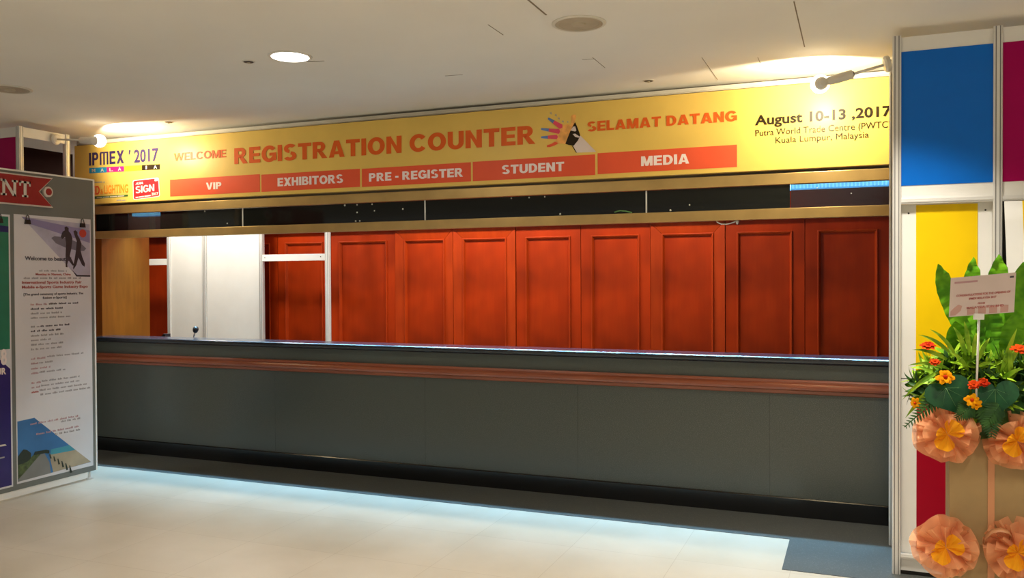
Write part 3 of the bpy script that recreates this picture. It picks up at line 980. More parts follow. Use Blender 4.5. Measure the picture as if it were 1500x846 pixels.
for x in (-8.55, -7.63, -7.09, -6.28, -5.39):
    post(x, PY, 0, 2.48, pt, 0.05, mat='white' if x == -5.39 else 'alu')
for xa, xb in ((-7.605, -7.115), (-7.065, -6.305)):
    sbox('board', 'white', xa, xb, PY - 0.004, PY + 0.004, 0.06, 2.43, pt)
for xa, xb, z0 in ((-6.255, -5.415, 1.800), (-8.525, -7.655, 1.772)):
    sbox('crossbar', 'white', xa, xb, PY - 0.02, PY + 0.02, z0, z0 + 0.074, pt, bevel=0.002)
for xa, xb in ((-8.525, -7.655), (-7.605, -7.115), (-7.065, -6.305), (-6.255, -5.415)):
    sbox('top_bar', 'alu', xa, xb, PY - 0.018, PY + 0.018, 2.43, 2.47, pt)
for x, z in ((-5.47, 1.842), (-6.22, 1.84)):
    m = MB()
    m.lathe((x, PY - 0.02, z), (0, -1, 0), [(0.006, 0), (0.005, 0.003)], 10)
    m.build('screw', 'dark', pt)

# ------------------------------------------------------------------ microphone and small black object on the counter
MY = 0.36
mh = atY(287, 482, MY)
mb = atY(283, 497, MY)
mi = thing('microphone', (mb.x, MY, 0.96), 'small black gooseneck microphone behind the counter before the white partition', 'microphone')
b = MB()
b.lathe((mb.x - 0.01, MY, 0.9605), (0, 0, 1), [(0.045, 0), (0.045, 0.008), (0.03, 0.014), (0.012, 0.018)], 20)
b.build('base', 'dark', mi)
b = MB()
b.tube([(mb.x - 0.01, MY, 0.975), (mb.x - 0.008, MY, 1.02), (mb.x, MY, mb.z), ((mb.x + mh.x) / 2 - 0.003, MY, (mb.z + mh.z) / 2), (mh.x - 0.008, MY, mh.z - 0.02)], 0.006, 8)
b.build('gooseneck', 'chrome', mi, smooth=True)
b = MB()
b.lathe((mh.x - 0.012, MY, mh.z - 0.034), (0.35, -0.1, 1), [(0.008, 0), (0.020, 0.010), (0.026, 0.026), (0.027, 0.042), (0.020, 0.058), (0.007, 0.066)], 16)
b.build('windshield', 'dark', mi, smooth=True)
p = atY(243, 493, 0.36)
b = MB()
b.box(p.x - 0.04, p.x + 0.03, 0.31, 0.42, 0.9605, 0.99)
b.prism([(p.x - 0.03, 0.32, 0.99), (p.x + 0.03, 0.32, 0.99), (p.x + 0.028, 0.32, p.z + 0.03), (p.x + 0.006, 0.32, p.z + 0.03), (p.x - 0.025, 0.32, p.z)], None, (0, 0.07, 0))
tag(b.build('telephone', 'dark'), 'small black device behind the counter, at the left edge of white partition', 'device')

# ------------------------------------------------------------------ ceiling fittings
dl = atZ(425, 82.5, CEIL)
d = thing('downlight', dl, 'lit round downlight glowing white in the ceiling', 'ceiling light')
b = MB()
b.lathe(dl, (0, 0, -1), [(0.130, -0.002), (0.130, 0.003), (0.124, 0.006), (0.113, 0.006), (0.110, 0.0035)], 40)
b.build('trim_ring', 'plastic', d, smooth=False)
b = MB()
b.lathe(dl, (0, 0, -1), [(0.109, 0.0035), (0.109, 0.0065), (0.05, 0.0075)], 40)
b.build('diffuser', 'dglow', d)
light('downlight_light', 'AREA', (dl.x, dl.y, CEIL - 0.02), DOWN_W * 0.45, WARM, (dl.x, dl.y, 0), shape='DISK', size=0.2)


def off_lamp(px, py, r, label):
    c = atZ(px, py, CEIL)
    t = thing('downlight', c, label, 'ceiling light')
    m = MB()
    m.lathe(c, (0, 0, -1), [(r * 1.14, -0.002), (r * 1.14, 0.004), (r * 1.09, 0.008), (r * 1.0, 0.008), (r * 0.98, 0.004)], 40)
    m.build('trim_ring', 'whitetrim', t)
    m = MB()
    m.lathe(c, (0, 0, -1), [(r * 0.98, 0.003), (r * 0.98, 0.007), (r * 0.85, 0.007), (r * 0.8, 0.0045), (r * 0.3, 0.0045), (r * 0.26, 0.012), (r * 0.1, 0.016)], 40)
    m.build('reflector', 'tan', t)
    return t


off_lamp(848, 34, 0.125, 'unlit round downlight in the ceiling, above the sign lettering')
off_lamp(14, 130, 0.125, 'unlit round downlight at the left edge of the ceiling')


def sprinkler(px, py, label):
    c = atZ(px, py, CEIL)
    t = thing('sprinkler_head', c, label, 'sprinkler')
    m = MB()
    m.lathe(c, (0, 0, -1), [(0.040, -0.002), (0.040, 0.002), (0.032, 0.004), (0.030, 0.002)], 24)
    m.build('escutcheon', 'whitetrim', t)
    m = MB()
    m.lathe(c, (0, 0, -1), [(0.030, 0.001), (0.030, 0.005), (0.022, 0.007), (0.012, 0.0065)], 20)
    m.build('cup', 'dark', t)
    m = MB()
    m.lathe(c, (0, 0, -1), [(0.011, 0.006), (0.011, 0.010), (0.006, 0.013)], 14)
    m.build('deflector', 'tan', t)


sprinkler(364, 90, 'dark sprinkler head in the ceiling beside the lit downlight')
sprinkler(247, 178.5, 'dark sprinkler head near the bright patch at left')
sprinkler(950, 118, 'sprinkler head in the ceiling above the SELAMAT DATANG lettering')


# ------------------------------------------------------------------ arm spot lamps
def arm_lamp(base, head, aim, label, ceil_side):
    base, head, aim = Vector(base), Vector(head), Vector(aim).normalized()
    t = thing('arm_spotlight', base, label, 'spotlight')
    d = (head - base).normalized()
    m = MB()
    m.lathe(base + d * 0.001, d, [(0.044, 0), (0.047, 0.006), (0.047, 0.022), (0.036, 0.032), (0.012, 0.036)], 28)
    m.build('mount', 'plastic', t)
    L = (head - base).length
    m = MB()
    m.tube([base + d * 0.02, base + d * (L - 0.17)], 0.008, 10)
    m.build('arm', 'alu', t, smooth=True)
    m = MB()
    m.lathe(head - d * 0.18, d, [(0.018, 0), (0.026, 0.004), (0.027, 0.012), (0.027, 0.10), (0.024, 0.13), (0.02, 0.15)], 20)
    m.build('body', 'plastic', t, smooth=False)
    m = MB()
    m.lathe(head - d * 0.182, -d, [(0.016, -0.003), (0.016, 0.003), (0.008, 0.003)], 16)
    m.build('end_cap', 'dark', t)
    m = MB()
    m.lathe(head - aim * 0.050, aim, [(0.016, 0), (0.028, 0.010), (0.036, 0.035), (0.040, 0.052), (0.038, 0.052), (0.030, 0.03), (0.02, 0.012)], 28)
    m.build('head', 'plastic', t, smooth=False)
    m = MB()
    m.lathe(head - aim * 0.012, aim, [(0.030, 0), (0.045, 0.014), (0.054, 0.034), (0.055, 0.052), (0.046, 0.076), (0.026, 0.094), (0.004, 0.100)], 28)
    m.build('bulb', 'bulb', t, smooth=True)
    return t


# ------------------------------------------------------------------ left: second booth behind the board
LX = -6.45
lb_ = thing('display_booth', (LX, -0.9, 0), 'white-framed booth with a magenta top panel behind the grey board', 'booth')
post(LX, -0.92, 0, 2.875, lb_, 0.045)
post(LX, -0.47, 0, 2.875, lb_, 0.045)
post(LX - 1.0, -0.92, 0, 2.875, lb_, 0.045)
post(LX - 1.0, -0.47, 0, 2.875, lb_, 0.045)
sbox('fascia_beam', 'white', LX - 0.012, LX + 0.012, -0.897, -0.493, 2.79, 2.872, lb_)
sbox('fascia_beam', 'white', LX - 0.977, LX - 0.023, -0.93, -0.912, 2.79, 2.872, lb_)
sbox('fascia_beam', 'white', LX - 1.012, LX - 0.988, -0.897, -0.493, 2.79, 2.872, lb_)
sbox('panel', 'magenta', LX - 0.977, LX - 0.023, -0.926, -0.916, 2.10, 2.79, lb_)
sbox('panel', 'white', LX - 0.977, LX - 0.023, -0.926, -0.916, 0.06, 2.10, lb_)
hd = atY(140, 206, -0.62)
LAMPS = []
arm_lamp((LX + 0.016, -0.60, 2.815), hd, (0.22, 1.0, 0.10), 'glowing arm spotlight at left, fixed to the booth beam', 1)
LAMPS.append(hd)

# ------------------------------------------------------------------ right: shell-scheme booth front
BY = -0.94
rb_ = thing('exhibition_booth', (0.6, BY, 0), 'white aluminium booth front at right with blue and magenta panels above yellow', 'booth')
PX = [0.191, 0.663, 1.140, 1.615, 2.090]
for x in PX:
    post(x, BY, 0.0, 2.875, rb_, 0.042)
for k, (mt,) in enumerate((('blue',), ('magenta',), ('blue',), ('magenta',))):
    xa, xb = PX[k] + 0.021, PX[k + 1] - 0.021
    sbox('fascia_board', 'white', xa, xb, BY - 0.004, BY + 0.006, 2.0, 2.868, rb_)
    pn = sbox('upper_panel', mt, xa, xb, BY - 0.007, BY - 0.003, 2.08, 2.790, rb_)
    m = MB()
    m.box(xa, xb, BY - 0.016, BY + 0.016, 1.982, 2.008)
    m.box(xa, xb, BY - 0.020, BY + 0.016, 1.990, 1.996)
    m.build('crossbar', 'alu', rb_)
    m = MB()
    m.box(xa, xb, BY - 0.016, BY + 0.016, 0.088, 0.112)
    m.box(xa, xb, BY - 0.020, BY + 0.016, 0.096, 0.103)
    m.build('bottom_bar', 'alu', rb_)
    sbox('plinth', 'white', xa, xb, BY - 0.006, BY + 0.006, 0.025, 0.088, rb_)
    sbox('plinth_base_bar', 'dark', xa, xb, BY + 0.0, BY + 0.012, 0.0, 0.025, rb_)  # dark base bar at floor level
# lower wall of the first bay, set back a little: white board with yellow and crimson sheets
xa, xb = PX[0] + 0.021, PX[1] - 0.021
LY = BY + 0.022
sbox('lower_board', 'white', xa, xb, LY, LY + 0.01, 1.052, 1.982, rb_)
sbox('lower_board', 'white', xa, xb, LY, LY + 0.01, 0.112, 1.046, rb_)
sbox('yellow_sheet', 'yellow', xa + 0.074, xb - 0.066, LY - 0.004, LY, 1.052, 1.976, rb_)
sbox('crimson_sheet', 'crimson', xa + 0.078, xb - 0.066, LY - 0.004, LY, 0.13, 1.046, rb_)
for x, z in ((xa + 0.038, 1.935), (xb - 0.030, 1.940)):
    m = MB()
    m.lathe((x, LY, z), (0, -1, 0), [(0.005, 0), (0.004, 0.002)], 10)
    m.build('screw', 'dark', rb_)
# back frame of the booth carrying the lamp arm
post(PX[0], -0.42, 0, 2.875, rb_, 0.042)
sbox('side_beam', 'white', PX[0] - 0.01, PX[0] + 0.01, BY + 0.021, -0.441, 2.79, 2.868, rb_)
# second bay: curled sheet with white margin and yellow field in front of the frame
def curl(xa, xb, y0, mat, name, parent, off=0.0):
    m = MB()
    n = 14
    vs = []
    for i in range(n + 1):
        t = i / n
        z = 1.978 - t * 1.5
        bow = 0.018 * math.sin(min(1, t * 1.3) * PI)
        for x in (xa, xb):
            vs.append((x + 0.02 * math.sin(t * 2.4), y0 - bow - off, z))
    m.add(vs, [(2 * i, 2 * i + 1, 2 * i + 3, 2 * i + 2) for i in range(n)])
    return m.build(name, mat, parent, smooth=True, solid=0.004)


for k in (2, 3):
    sbox('lower_board', 'white', PX[k] + 0.021, PX[k + 1] - 0.021, LY, LY + 0.01, 0.112, 1.982, rb_)
    sbox('yellow_sheet', 'yellow', PX[k] + 0.095, PX[k + 1] - 0.087, LY - 0.004, LY, 1.052, 1.976, rb_)
    sbox('crimson_sheet', 'crimson', PX[k] + 0.095, PX[k + 1] - 0.087, LY - 0.004, LY, 0.13, 1.046, rb_)
sbox('lower_board', 'dark', PX[1] + 0.021, PX[2] - 0.021, LY, LY + 0.01, 0.112, 1.982, rb_)  # board coloured black: the gap's darkness is painted on it
cs = thing('curled_sheet', (0.9, BY - 0.03, 1.98), 'bowed white-edged yellow sheet in the right bay, behind the fern leaves', 'sheet')
curl(0.690, 1.115, BY - 0.026, 'white', 'sheet', cs)
curl(0.770, 1.045, BY - 0.026, 'yellow', 'yellow_print', cs, 0.0045)

hr = atY(1203, 122, -0.62)
arm_lamp((PX[0] - 0.022, -0.56, 2.825), hr, (-0.22, 1.0, 0.10), 'white arm spotlight at right, aimed at the date on the sign', 1)
LAMPS.append(hr)
for h, ax in ((hd, 0.22), (hr, -0.22)):
    v = Vector((ax, 1.0, 0.10)).normalized()
    o = light('arm_spotlight_light', 'SPOT', h + v * 0.105, SPOT_W, (1.0, 0.86, 0.58), h + v * 2, spot_size=math.radians(146), spot_blend=0.3, shadow_soft_size=0.02)

# ------------------------------------------------------------------ grey notice board at the left
BX = -5.713
BY0, BY1, BZ1 = -2.30, -0.838, 2.408


def plane_board(u, v, n):
    return Vector((BX + n, u, v))


nb = thing('notice_board', (BX - 0.02, (BY0 + BY1) / 2, 0), 'tall grey exhibition board with white edge at left, carrying posters', 'notice board')
sbox('panel', 'grey', BX - 0.03, BX, BY0 + 0.014, BY1 - 0.014, 0.062, BZ1 - 0.012, nb)
b = MB()
b.box(BX - 0.034, BX + 0.004, BY1 - 0.014, BY1, 0.062, BZ1)
b.box(BX - 0.034, BX + 0.004, BY0, BY0 + 0.014, 0.062, BZ1)
b.box(BX - 0.034, BX + 0.004, BY0 + 0.014, BY1 - 0.014, BZ1 - 0.012, BZ1)
b.build('edge_frame', 'white', nb)
sbox('bottom_rail', 'white', BX - 0.034, BX - 0.004, BY0, BY1 - 0.09, 0.014, 0.062, nb)
for y in (BY1 - 0.062, BY0 + 0.05):
    m = MB()
    m.lathe((BX - 0.015, y, 0.0), (0, 0, 1), [(0.026, 0), (0.026, 0.008), (0.010, 0.014), (0.010, 0.056)], 14)
    m.build('foot', 'alu', nb)


def B(px, py):
    p = atX(px, py, BX)
    return p.y, p.z


def board_text(s, lb, rb, lt, rt, mat, bold, parent, n=0.002, **kw):
    u0, v0 = B(*lb)
    u1, v1 = B(*rb)
    _, t0 = B(*lt)
    _, t1 = B(*rt)
    return text(s, plane_board, u0, (v0 + v1) / 2, u1 - u0, (t0 + t1 - v0 - v1) / 2, mat, parent, n=n, bold=bold, **kw)


def board_poly(px, mat, parent, name, n, th=0.001):
    return quad_print(plane_board, [B(*p) for p in px], mat, parent, name, n, th)


# red ribbon banner
def ribbon_shape(grow):
    top0, top1 = B(0, 256)[1], B(66, 262)[1]
    zt, zb = 2.408 - 0.0, 2.222
    zt = (B(0, 254)[1] + B(68, 262)[1]) / 2 + grow
    zb = (B(0, 296)[1] + B(68, 302)[1]) / 2 - grow
    yr, yn = B(72, 280)[0], B(53, 280)[0]
    return [(-2.27, zb), (yr + grow * 1.6, zb), (yn + grow, (zt + zb) / 2), (yr + grow * 1.6, zt), (-2.27, zt)]


rbn = thing('ribbon_banner', (BX, -1.8, 2.3), 'red swallow-tailed ribbon plate with white letters NT on the grey board', 'banner')
quad_print(plane_board, ribbon_shape(0.010), 'cream', rbn, 'border', 0.0006, 0.022)
quad_print(plane_board, ribbon_shape(0.0), 'ribbonred', rbn, 'face', 0.0232, 0.003)


def serif(kind, u0, w, v0, h, parent):
    """slab-serif capital"""
    s = h * 0.17
    sl = h * 0.13
    m = MB()

    def bar(u, v, uu, vv):
        m.box(BX + 0.0255, BX + 0.030, u0 + u, u0 + uu, v0 + v, v0 + vv)
    if kind == 'N':
        bar(w * .10, 0, w * .10 + s, h)
        bar(w * .90 - s, 0, w * .90, h)
        bar(0, 0, w * .10 + s * 1.6, sl)
        bar(0, h - sl, w * .10 + s, h)
        bar(w * .90 - s * 1.6, h - sl, w, h)
        m.prism([(BX + 0.0255, u0 + w * .10, v0 + h), (BX + 0.0255, u0 + w * .10 + s * 1.3, v0 + h), (BX + 0.0255, u0 + w * .90, v0), (BX + 0.0255, u0 + w * .90 - s * 1.3, v0)], None, (0.0045, 0, 0))
    else:
        bar(w / 2 - s * .55, 0, w / 2 + s * .55, h)
        bar(0, h - sl, w, h)
        bar(0, h * .70, s * .6, h)
        bar(w - s * .6, h * .70, w, h)
        bar(w * .24, 0, w * .76, sl)
    return m.build('lettering', 'cream', parent)


zT, zB_ = (B(0, 263)[1] + B(45, 266)[1]) / 2, (B(0, 286.5)[1] + B(38, 288.5)[1]) / 2
u_a, u_b = B(-3, 280)[0], B(22, 280)[0]
serif('N', u_a, u_b - u_a, zB_, zT - zB_, rbn)
u_a, u_b = B(24.5, 280)[0], B(41, 280)[0]
serif('T', u_a, u_b - u_a, zB_, zT - zB_, rbn)
rc = B(68.3, 281)
rr = thing('ribbon_ring', (BX, rc[0], rc[1]), 'small round red badge with cream rim beside the ribbon tail', 'badge')
b = MB()
b.lathe((BX + 0.0006, rc[0], rc[1]), (1, 0, 0), [(0.040, 0), (0.040, 0.018), (0.036, 0.022)], 24)
b.build('rim', 'cream', rr)
b = MB()
b.lathe((BX + 0.0226, rc[0], rc[1]), (1, 0, 0), [(0.026, 0), (0.026, 0.002), (0.02, 0.003)], 24)
b.build('centre', 'ribbonred', rr)


def clip(px, py, parent):
    u, v = B(px, py)
    m = MB()
    m.prism([(BX + 0.004, u - 0.023, v - 0.026), (BX + 0.004, u + 0.023, v - 0.026), (BX + 0.004, u + 0.018, v + 0.006), (BX + 0.004, u - 0.018, v + 0.006)], None, (0.014, 0, 0))
    m.tube([(BX + 0.012, u - 0.014, v + 0.006), (BX + 0.010, u - 0.010, v + 0.034), (BX + 0.010, u, v + 0.042), (BX + 0.010, u + 0.010, v + 0.034), (BX + 0.012, u + 0.014, v + 0.006)], 0.003, 6)
    m.build('binder_clip', 'dark', parent)


# white poster
Y0, Y1, Z0, Z1 = -1.550, -0.878, 0.105, 2.083
po = thing('poster', (BX, (Y0 + Y1) / 2, Z0), 'white sports fair poster with surfers and a coast road on the grey board', 'poster')


def U(fx):
    return Y0 + (Y1 - Y0) * fx


def V(fy):
    return Z1 + (Z0 - Z1) * fy


def pp(pts, mat, name, n, parent=None):
    return quad_print(plane_board, [(U(a), V(c)) for a, c in pts], mat, parent or po, name, n, 0.0006)


b = MB()
b.box(BX + 0.0005, BX + 0.003, Y0, Y1, Z0, Z1)
b.build('sheet', 'paper', po)
ph = pp([(0.09, 0.008), (0.985, 0.02), (0.985, 0.232), (0.80, 0.230)], 'lilac', 'beach_photo', 0.0034)
pp([(0.09, 0.008), (0.985, 0.045), (0.985, 0.095), (0.20, 0.034)], 'lilac2', 'cliff_shade', 0.0041, ph)
pp([(0.73, 0.205), (0.80, 0.225), (0.985, 0.226), (0.985, 0.232), (0.79, 0.231)], 'silh', 'shadow_band', 0.0041, ph)
# surfboard
pp([(0.46, 0.082), (0.50, 0.075), (0.60, 0.076), (0.75, 0.088), (0.88, 0.104), (0.93, 0.118), (0.90, 0.128), (0.80, 0.128), (0.65, 0.118), (0.52, 0.102)], 'surf', 'surfboard', 0.0047, ph)
# two silhouettes
pp([(0.635, 0.038), (0.66, 0.034), (0.69, 0.040), (0.69, 0.052), (0.72, 0.062), (0.74, 0.080), (0.72, 0.125), (0.70, 0.150), (0.735, 0.168), (0.76, 0.186), (0.74, 0.188), (0.68, 0.165), (0.665, 0.185), (0.67, 0.195), (0.645, 0.194), (0.645, 0.145), (0.655, 0.10), (0.64, 0.075), (0.60, 0.085), (0.585, 0.075), (0.61, 0.055), (0.64, 0.050)], 'silh', 'figure', 0.0053, ph)
pp([(0.755, 0.052), (0.78, 0.047), (0.81, 0.053), (0.81, 0.065), (0.84, 0.080), (0.865, 0.10), (0.85, 0.125), (0.87, 0.150), (0.91, 0.180), (0.905, 0.192), (0.87, 0.185), (0.82, 0.155), (0.79, 0.185), (0.75, 0.203), (0.745, 0.197), (0.775, 0.150), (0.79, 0.12), (0.80, 0.09), (0.77, 0.067)], 'silh', 'figure', 0.0053, ph)
pp([(0.885 + 0.05 * math.cos(a), 0.058 + 0.0165 * math.sin(a)) for a in [2 * PI * k / 16 for k in range(16)]], 'reddot', 'red_dot', 0.0047, ph)


def pt_(s, fx0, fx1, fy, cap, mat, bold=0.0):
    return text(s, plane_board, U(fx0), V(fy), (fx1 - fx0) * (Y1 - Y0), cap, mat, po, n=0.0056, bold=bold, th=0.0006)


pt_('Welcome to beautiful', 0.125, 0.72, 0.170, 0.030, 'tdark', 0.02)
pt_('Meeting in Xiamen, China', 0.255, 0.71, 0.2265, 0.017, 'tred', 0.02)
pt_('International Sports Industry Fair', 0.085, 0.86, 0.2585, 0.021, 'tred', 0.02)
pt_('Mobile e-Sports Game Industry Expo', 0.085, 0.945, 0.276, 0.021, 'tred', 0.02)
pt_('[The grand ceremony of sports industry. The', 0.105, 0.88, 0.302, 0.017, 'tdark', 0.01)
pt_('fusion e-Sports]', 0.34, 0.65, 0.3165, 0.017, 'tdark', 0.01)


def words(fx0, fx1, fy, h, mat, seed):
    """a line of print too small to read: word-long dashes"""
    rg = random.Random(seed)
    m = MB()
    x = fx0
    while x < fx1 - 0.01:
        w = min(rg.uniform(0.035, 0.11), fx1 - x)
        for (a, c) in (((x, fy), (x + w, fy)),):
            n = max(2, int(w / 0.014))
            for i in range(n):
                xa_ = x + w * i / n
                hh = h * rg.choice((0.7, 0.7, 1.0))
                m.box(BX + 0.0034, BX + 0.0042, U(xa_), U(xa_ + w / n * 0.68), V(fy), V(fy) + hh)
        x += w + 0.02
    return m.build('text_line', mat, po)


for k, (a, c, fy, mt) in enumerate([(0.30, 0.66, 0.212, 'tgrey'), (0.11, 0.86, 0.240, 'tgrey'), (0.19, 0.40, 0.340, 'tpink'), (0.42, 0.82, 0.339, 'tdark'), (0.19, 0.62, 0.3565, 'tdark'), (0.19, 0.59, 0.374, 'tgrey'), (0.19, 0.73, 0.3905, 'tgrey'),
                                    (0.19, 0.30, 0.424, 'tgrey'), (0.31, 0.69, 0.423, 'tdark'), (0.19, 0.57, 0.4405, 'tdark'), (0.19, 0.61, 0.458, 'tgrey'), (0.19, 0.44, 0.475, 'tgrey'), (0.19, 0.62, 0.492, 'tgrey'), (0.19, 0.58, 0.509, 'tgrey'),
                                    (0.19, 0.38, 0.545, 'tpink'), (0.39, 0.88, 0.541, 'tgrey'), (0.19, 0.28, 0.563, 'tpink'), (0.29, 0.47, 0.562, 'tgrey'), (0.19, 0.43, 0.582, 'tpink'), (0.19, 0.28, 0.600, 'tpink'), (0.29, 0.63, 0.598, 'tgrey'),
                                    (0.19, 0.31, 0.636, 'tpink'), (0.32, 0.82, 0.633, 'tgrey'), (0.19, 0.30, 0.653, 'tpink'), (0.31, 0.82, 0.650, 'tgrey'), (0.19, 0.28, 0.671, 'tred'), (0.29, 0.92, 0.667, 'tgrey'), (0.30, 0.97, 0.684, 'tgrey')]):
    words(a, c, fy, 0.014, mt, 100 + k)
# coast road photo
cph = pp([(0.012, 0.992), (0.965, 0.984), (0.22, 0.765), (0.012, 0.768)], 'sky', 'coast_photo', 0.0034)
pp([(0.40, 0.915), (0.70, 0.906), (0.965, 0.983), (0.45, 0.988)], 'sand', 'beach', 0.0041, cph)
pp([(0.42, 0.898), (0.67, 0.897), (0.75, 0.921), (0.42, 0.918)], 'sea', 'sea', 0.0047, cph)
pp([(0.012, 0.992), (0.42, 0.989), (0.40, 0.945), (0.34, 0.908), (0.29, 0.908), (0.15, 0.945), (0.012, 0.985)], 'road', 'road', 0.0047, cph)
pp([(0.012, 0.984), (0.12, 0.955), (0.26, 0.915), (0.30, 0.905), (0.20, 0.905), (0.12, 0.925), (0.012, 0.93)], 'bush', 'hedge', 0.0053, cph)
pp([(0.012, 0.93), (0.12, 0.925), (0.17, 0.915), (0.17, 0.895), (0.12, 0.880), (0.08, 0.876), (0.04, 0.888), (0.012, 0.898)], 'tree', 'tree', 0.0058, cph)
pp([(0.20, 0.906), (0.34, 0.907), (0.40, 0.912), (0.40, 0.900), (0.36, 0.895), (0.22, 0.893)], 'tree', 'far_roofs', 0.0058, cph)
for k in range(6):
    t = k / 5
    xk, zk = 0.40 + 0.26 * t, 0.915 + 0.062 * t
    pp([(xk, zk), (xk + 0.012, zk), (xk + 0.03 + 0.01 * t, zk + 0.018 + 0.012 * t), (xk + 0.012, zk + 0.018 + 0.012 * t)], 'tree', 'railing', 0.0058, cph)
for k, (a, c, fy, mt) in enumerate([(0.17, 0.80, 0.790, 'tpink'), (0.56, 0.83, 0.801, 'tgrey'), (0.24, 0.80, 0.832, 'tpink'), (0.48, 0.82, 0.846, 'tgrey')]):
    words(a, c, fy, 0.014, mt, 300 + k)
clip(39, 323, po)
clip(119.5, 328, po)
# green and blue poster beside it
pg = thing('poster', (BX, -1.9, Z0), 'green and dark blue poster at the left edge of the grey board', 'poster')
b = MB()
yb = B(14, 500)[0]
b.box(BX + 0.0005, BX + 0.003, -2.20, yb + 0.012, Z0 - 0.01, 2.075)
b.build('sheet', 'paper', pg)
quad_print(plane_board, [(-2.14, 1.1), (yb, 1.1), (yb, 2.06), (-2.14, 2.06)], 'pgrn2', pg, 'green_field', 0.0034, 0.0006)
quad_print(plane_board, [(-2.14, Z0 + 0.004), (yb, Z0 + 0.004), (yb, B(14, 540)[1]), (B(0, 527)[0], B(0, 527)[1]), (-2.14, 1.3)], 'pblu2', pg, 'blue_field', 0.0041, 0.0006)
quad_print(plane_board, [(-2.14, 1.975), (yb, 1.945), (yb, 1.99), (-2.14, 2.02)], 'pnavy', pg, 'navy_band', 0.0041, 0.0006)
board_text('8', (0.5, 534), (9, 534), (0.5, 511), (9, 511), 'signwhite', 0.035, pg, n=0.006)
board_text('UR', (-6, 549), (8, 548), (-6, 539), (8, 538.5), 'signwhite', 0.03, pg, n=0.006)
board_poly([(-8, 655), (9, 652), (7, 650), (-8, 652.5)], 'cream', pg, 'small_print', 0.005)
board_poly([(-8, 673.5), (6, 670), (6, 668), (-8, 671)], 'tgrey', pg, 'small_print', 0.005)
clip(-2, 321, pg)

# ------------------------------------------------------------------ flower stand
FX, FY = 0.535, -1.62
fs_ = thing('flower_stand', (FX, FY, 0), 'congratulation flower stand of paper box, peach tulle flowers and foliage', 'flower stand')
BW = 0.163
b = MB()
b.prism([(FX - BW, FY - 0.13, 0.0), (FX + BW, FY - 0.13, 0.0), (FX + BW - 0.01, FY + 0.15, 0.0), (FX - BW + 0.01, FY + 0.15, 0.0)], None, (0, 0, 0.95))
b.build('paper_box', 'kraft', fs_, bevel=0.006)
b = MB()
b.box(FX - 0.013, FX + 0.013, FY - 0.1335, FY - 0.1305, 0.0, 0.95)
b.build('ribbon', 'satin', fs_)


m = MB()
lp = [atY(x, y, FY - 0.20) + Vector((0, dy, 0)) for x, y, dy in ((1442, 800, 0.04), (1444, 786, 0.0), (1452, 775, -0.03), (1464, 772, -0.04), (1476, 776, -0.03), (1482, 784, 0.0), (1474, 796, 0.03), (1456, 802, 0.05))]
vs = []
for p in lp:
    vs += [p + Vector((0, -0.012, -0.004)), p + Vector((0, 0.014, 0.006))]
m.add(vs, [(2 * i, 2 * i + 1, 2 * i + 3, 2 * i + 2) for i in range(len(lp) - 1)])
m.build('ribbon_loop', 'satin', fs_, smooth=True, solid=0.0015)


def rosette(c, R, face, seed):
    rg = random.Random(seed)
    c = Vector(c)
    n_ = Vector(face).normalized()
    a = n_.cross(Vector((0, 0, 1))).normalized()
    u = a.cross(n_)
    par = None
    for layer, (rad, cup, pl, amp) in enumerate(((1.0, 0.00, 9, 0.045), (0.88, 0.05, 8, 0.062), (0.66, 0.13, 7, 0.062))):
        m = MB()
        NT, NR = 96, 7
        ph1, ph2 = rg.uniform(0, 6), rg.uniform(0, 6)
        notch = [rg.uniform(0.86, 1.06) for _ in range(pl)]
        vs = []
        for i in range(NR + 1):
            t = i / NR
            for k in range(NT):
                th = 2 * PI * k / NT
                sec = (th / (2 * PI) * pl + ph1) % pl
                q = notch[int(sec) % pl] * (1 - t) + t * (notch[int(sec) % pl] * (1 - (sec % 1)) + notch[(int(sec) + 1) % pl] * (sec % 1))
                rr_ = R * rad * (0.06 + 0.94 * t) * q
                # pleats: sharp folds that open towards the rim
                fold = abs(((sec * 1.0 + 0.25 * math.sin(3 * th + ph2)) % 1) * 2 - 1)
                h = R * (cup * 3.0 * t * (1.2 - 0.5 * t)) + amp * (fold - 0.5) * 2 * t * (R / 0.165) + 0.010 * layer
                vs.append(c + a * (rr_ * math.cos(th)) + u * (rr_ * math.sin(th)) + n_ * h)
        fcs = []
        for i in range(NR):
            for k in range(NT):
                fcs.append((i * NT + k, i * NT + (k + 1) % NT, (i + 1) * NT + (k + 1) % NT, (i + 1) * NT + k))
        m.add(vs, fcs)
        o = m.build('tulle_flower' if par is None else 'petal_layer', 'tulle', par or fs_, smooth=False)
        if par is None:
            par = o
    # folded orange centre: rounded fans
    m = MB()
    for k, (an, sz) in enumerate(((rg.uniform(2.2, 2.7), 0.52), (rg.uniform(-1.35, -0.95), 0.48), (rg.uniform(0.2, 0.6), 0.30))):
        NA = 12
        vs = [c + n_ * 0.05]
        for q in range(NA + 1):
            w = (q / NA - 0.5)
            rr_ = R * sz * (1 - 0.35 * (2 * w) ** 4)
            th = an + w * 1.95
            vs.append(c + a * rr_ * math.cos(th) + u * rr_ * math.sin(th) + n_ * (0.075 + 0.014 * math.cos(q * 1.6) + 0.03 * (1 - abs(2 * w))))
        m.add(vs, [(0, q, q + 1) for q in range(1, NA + 1)])
    m.build('orange_centre', 'tulle_o', par, smooth=False)


FRY = FY - 0.15
for k, (px, py, R) in enumerate(((1388, 634, 0.140), (1489, 644, 0.132), (1386, 799, 0.142), (1490, 806, 0.142))):
    p = atY(px, py, FRY - 0.02)
    rosette(p, R, (-0.10, -1, 0.06 if k < 2 else 0.12), 40 + k)


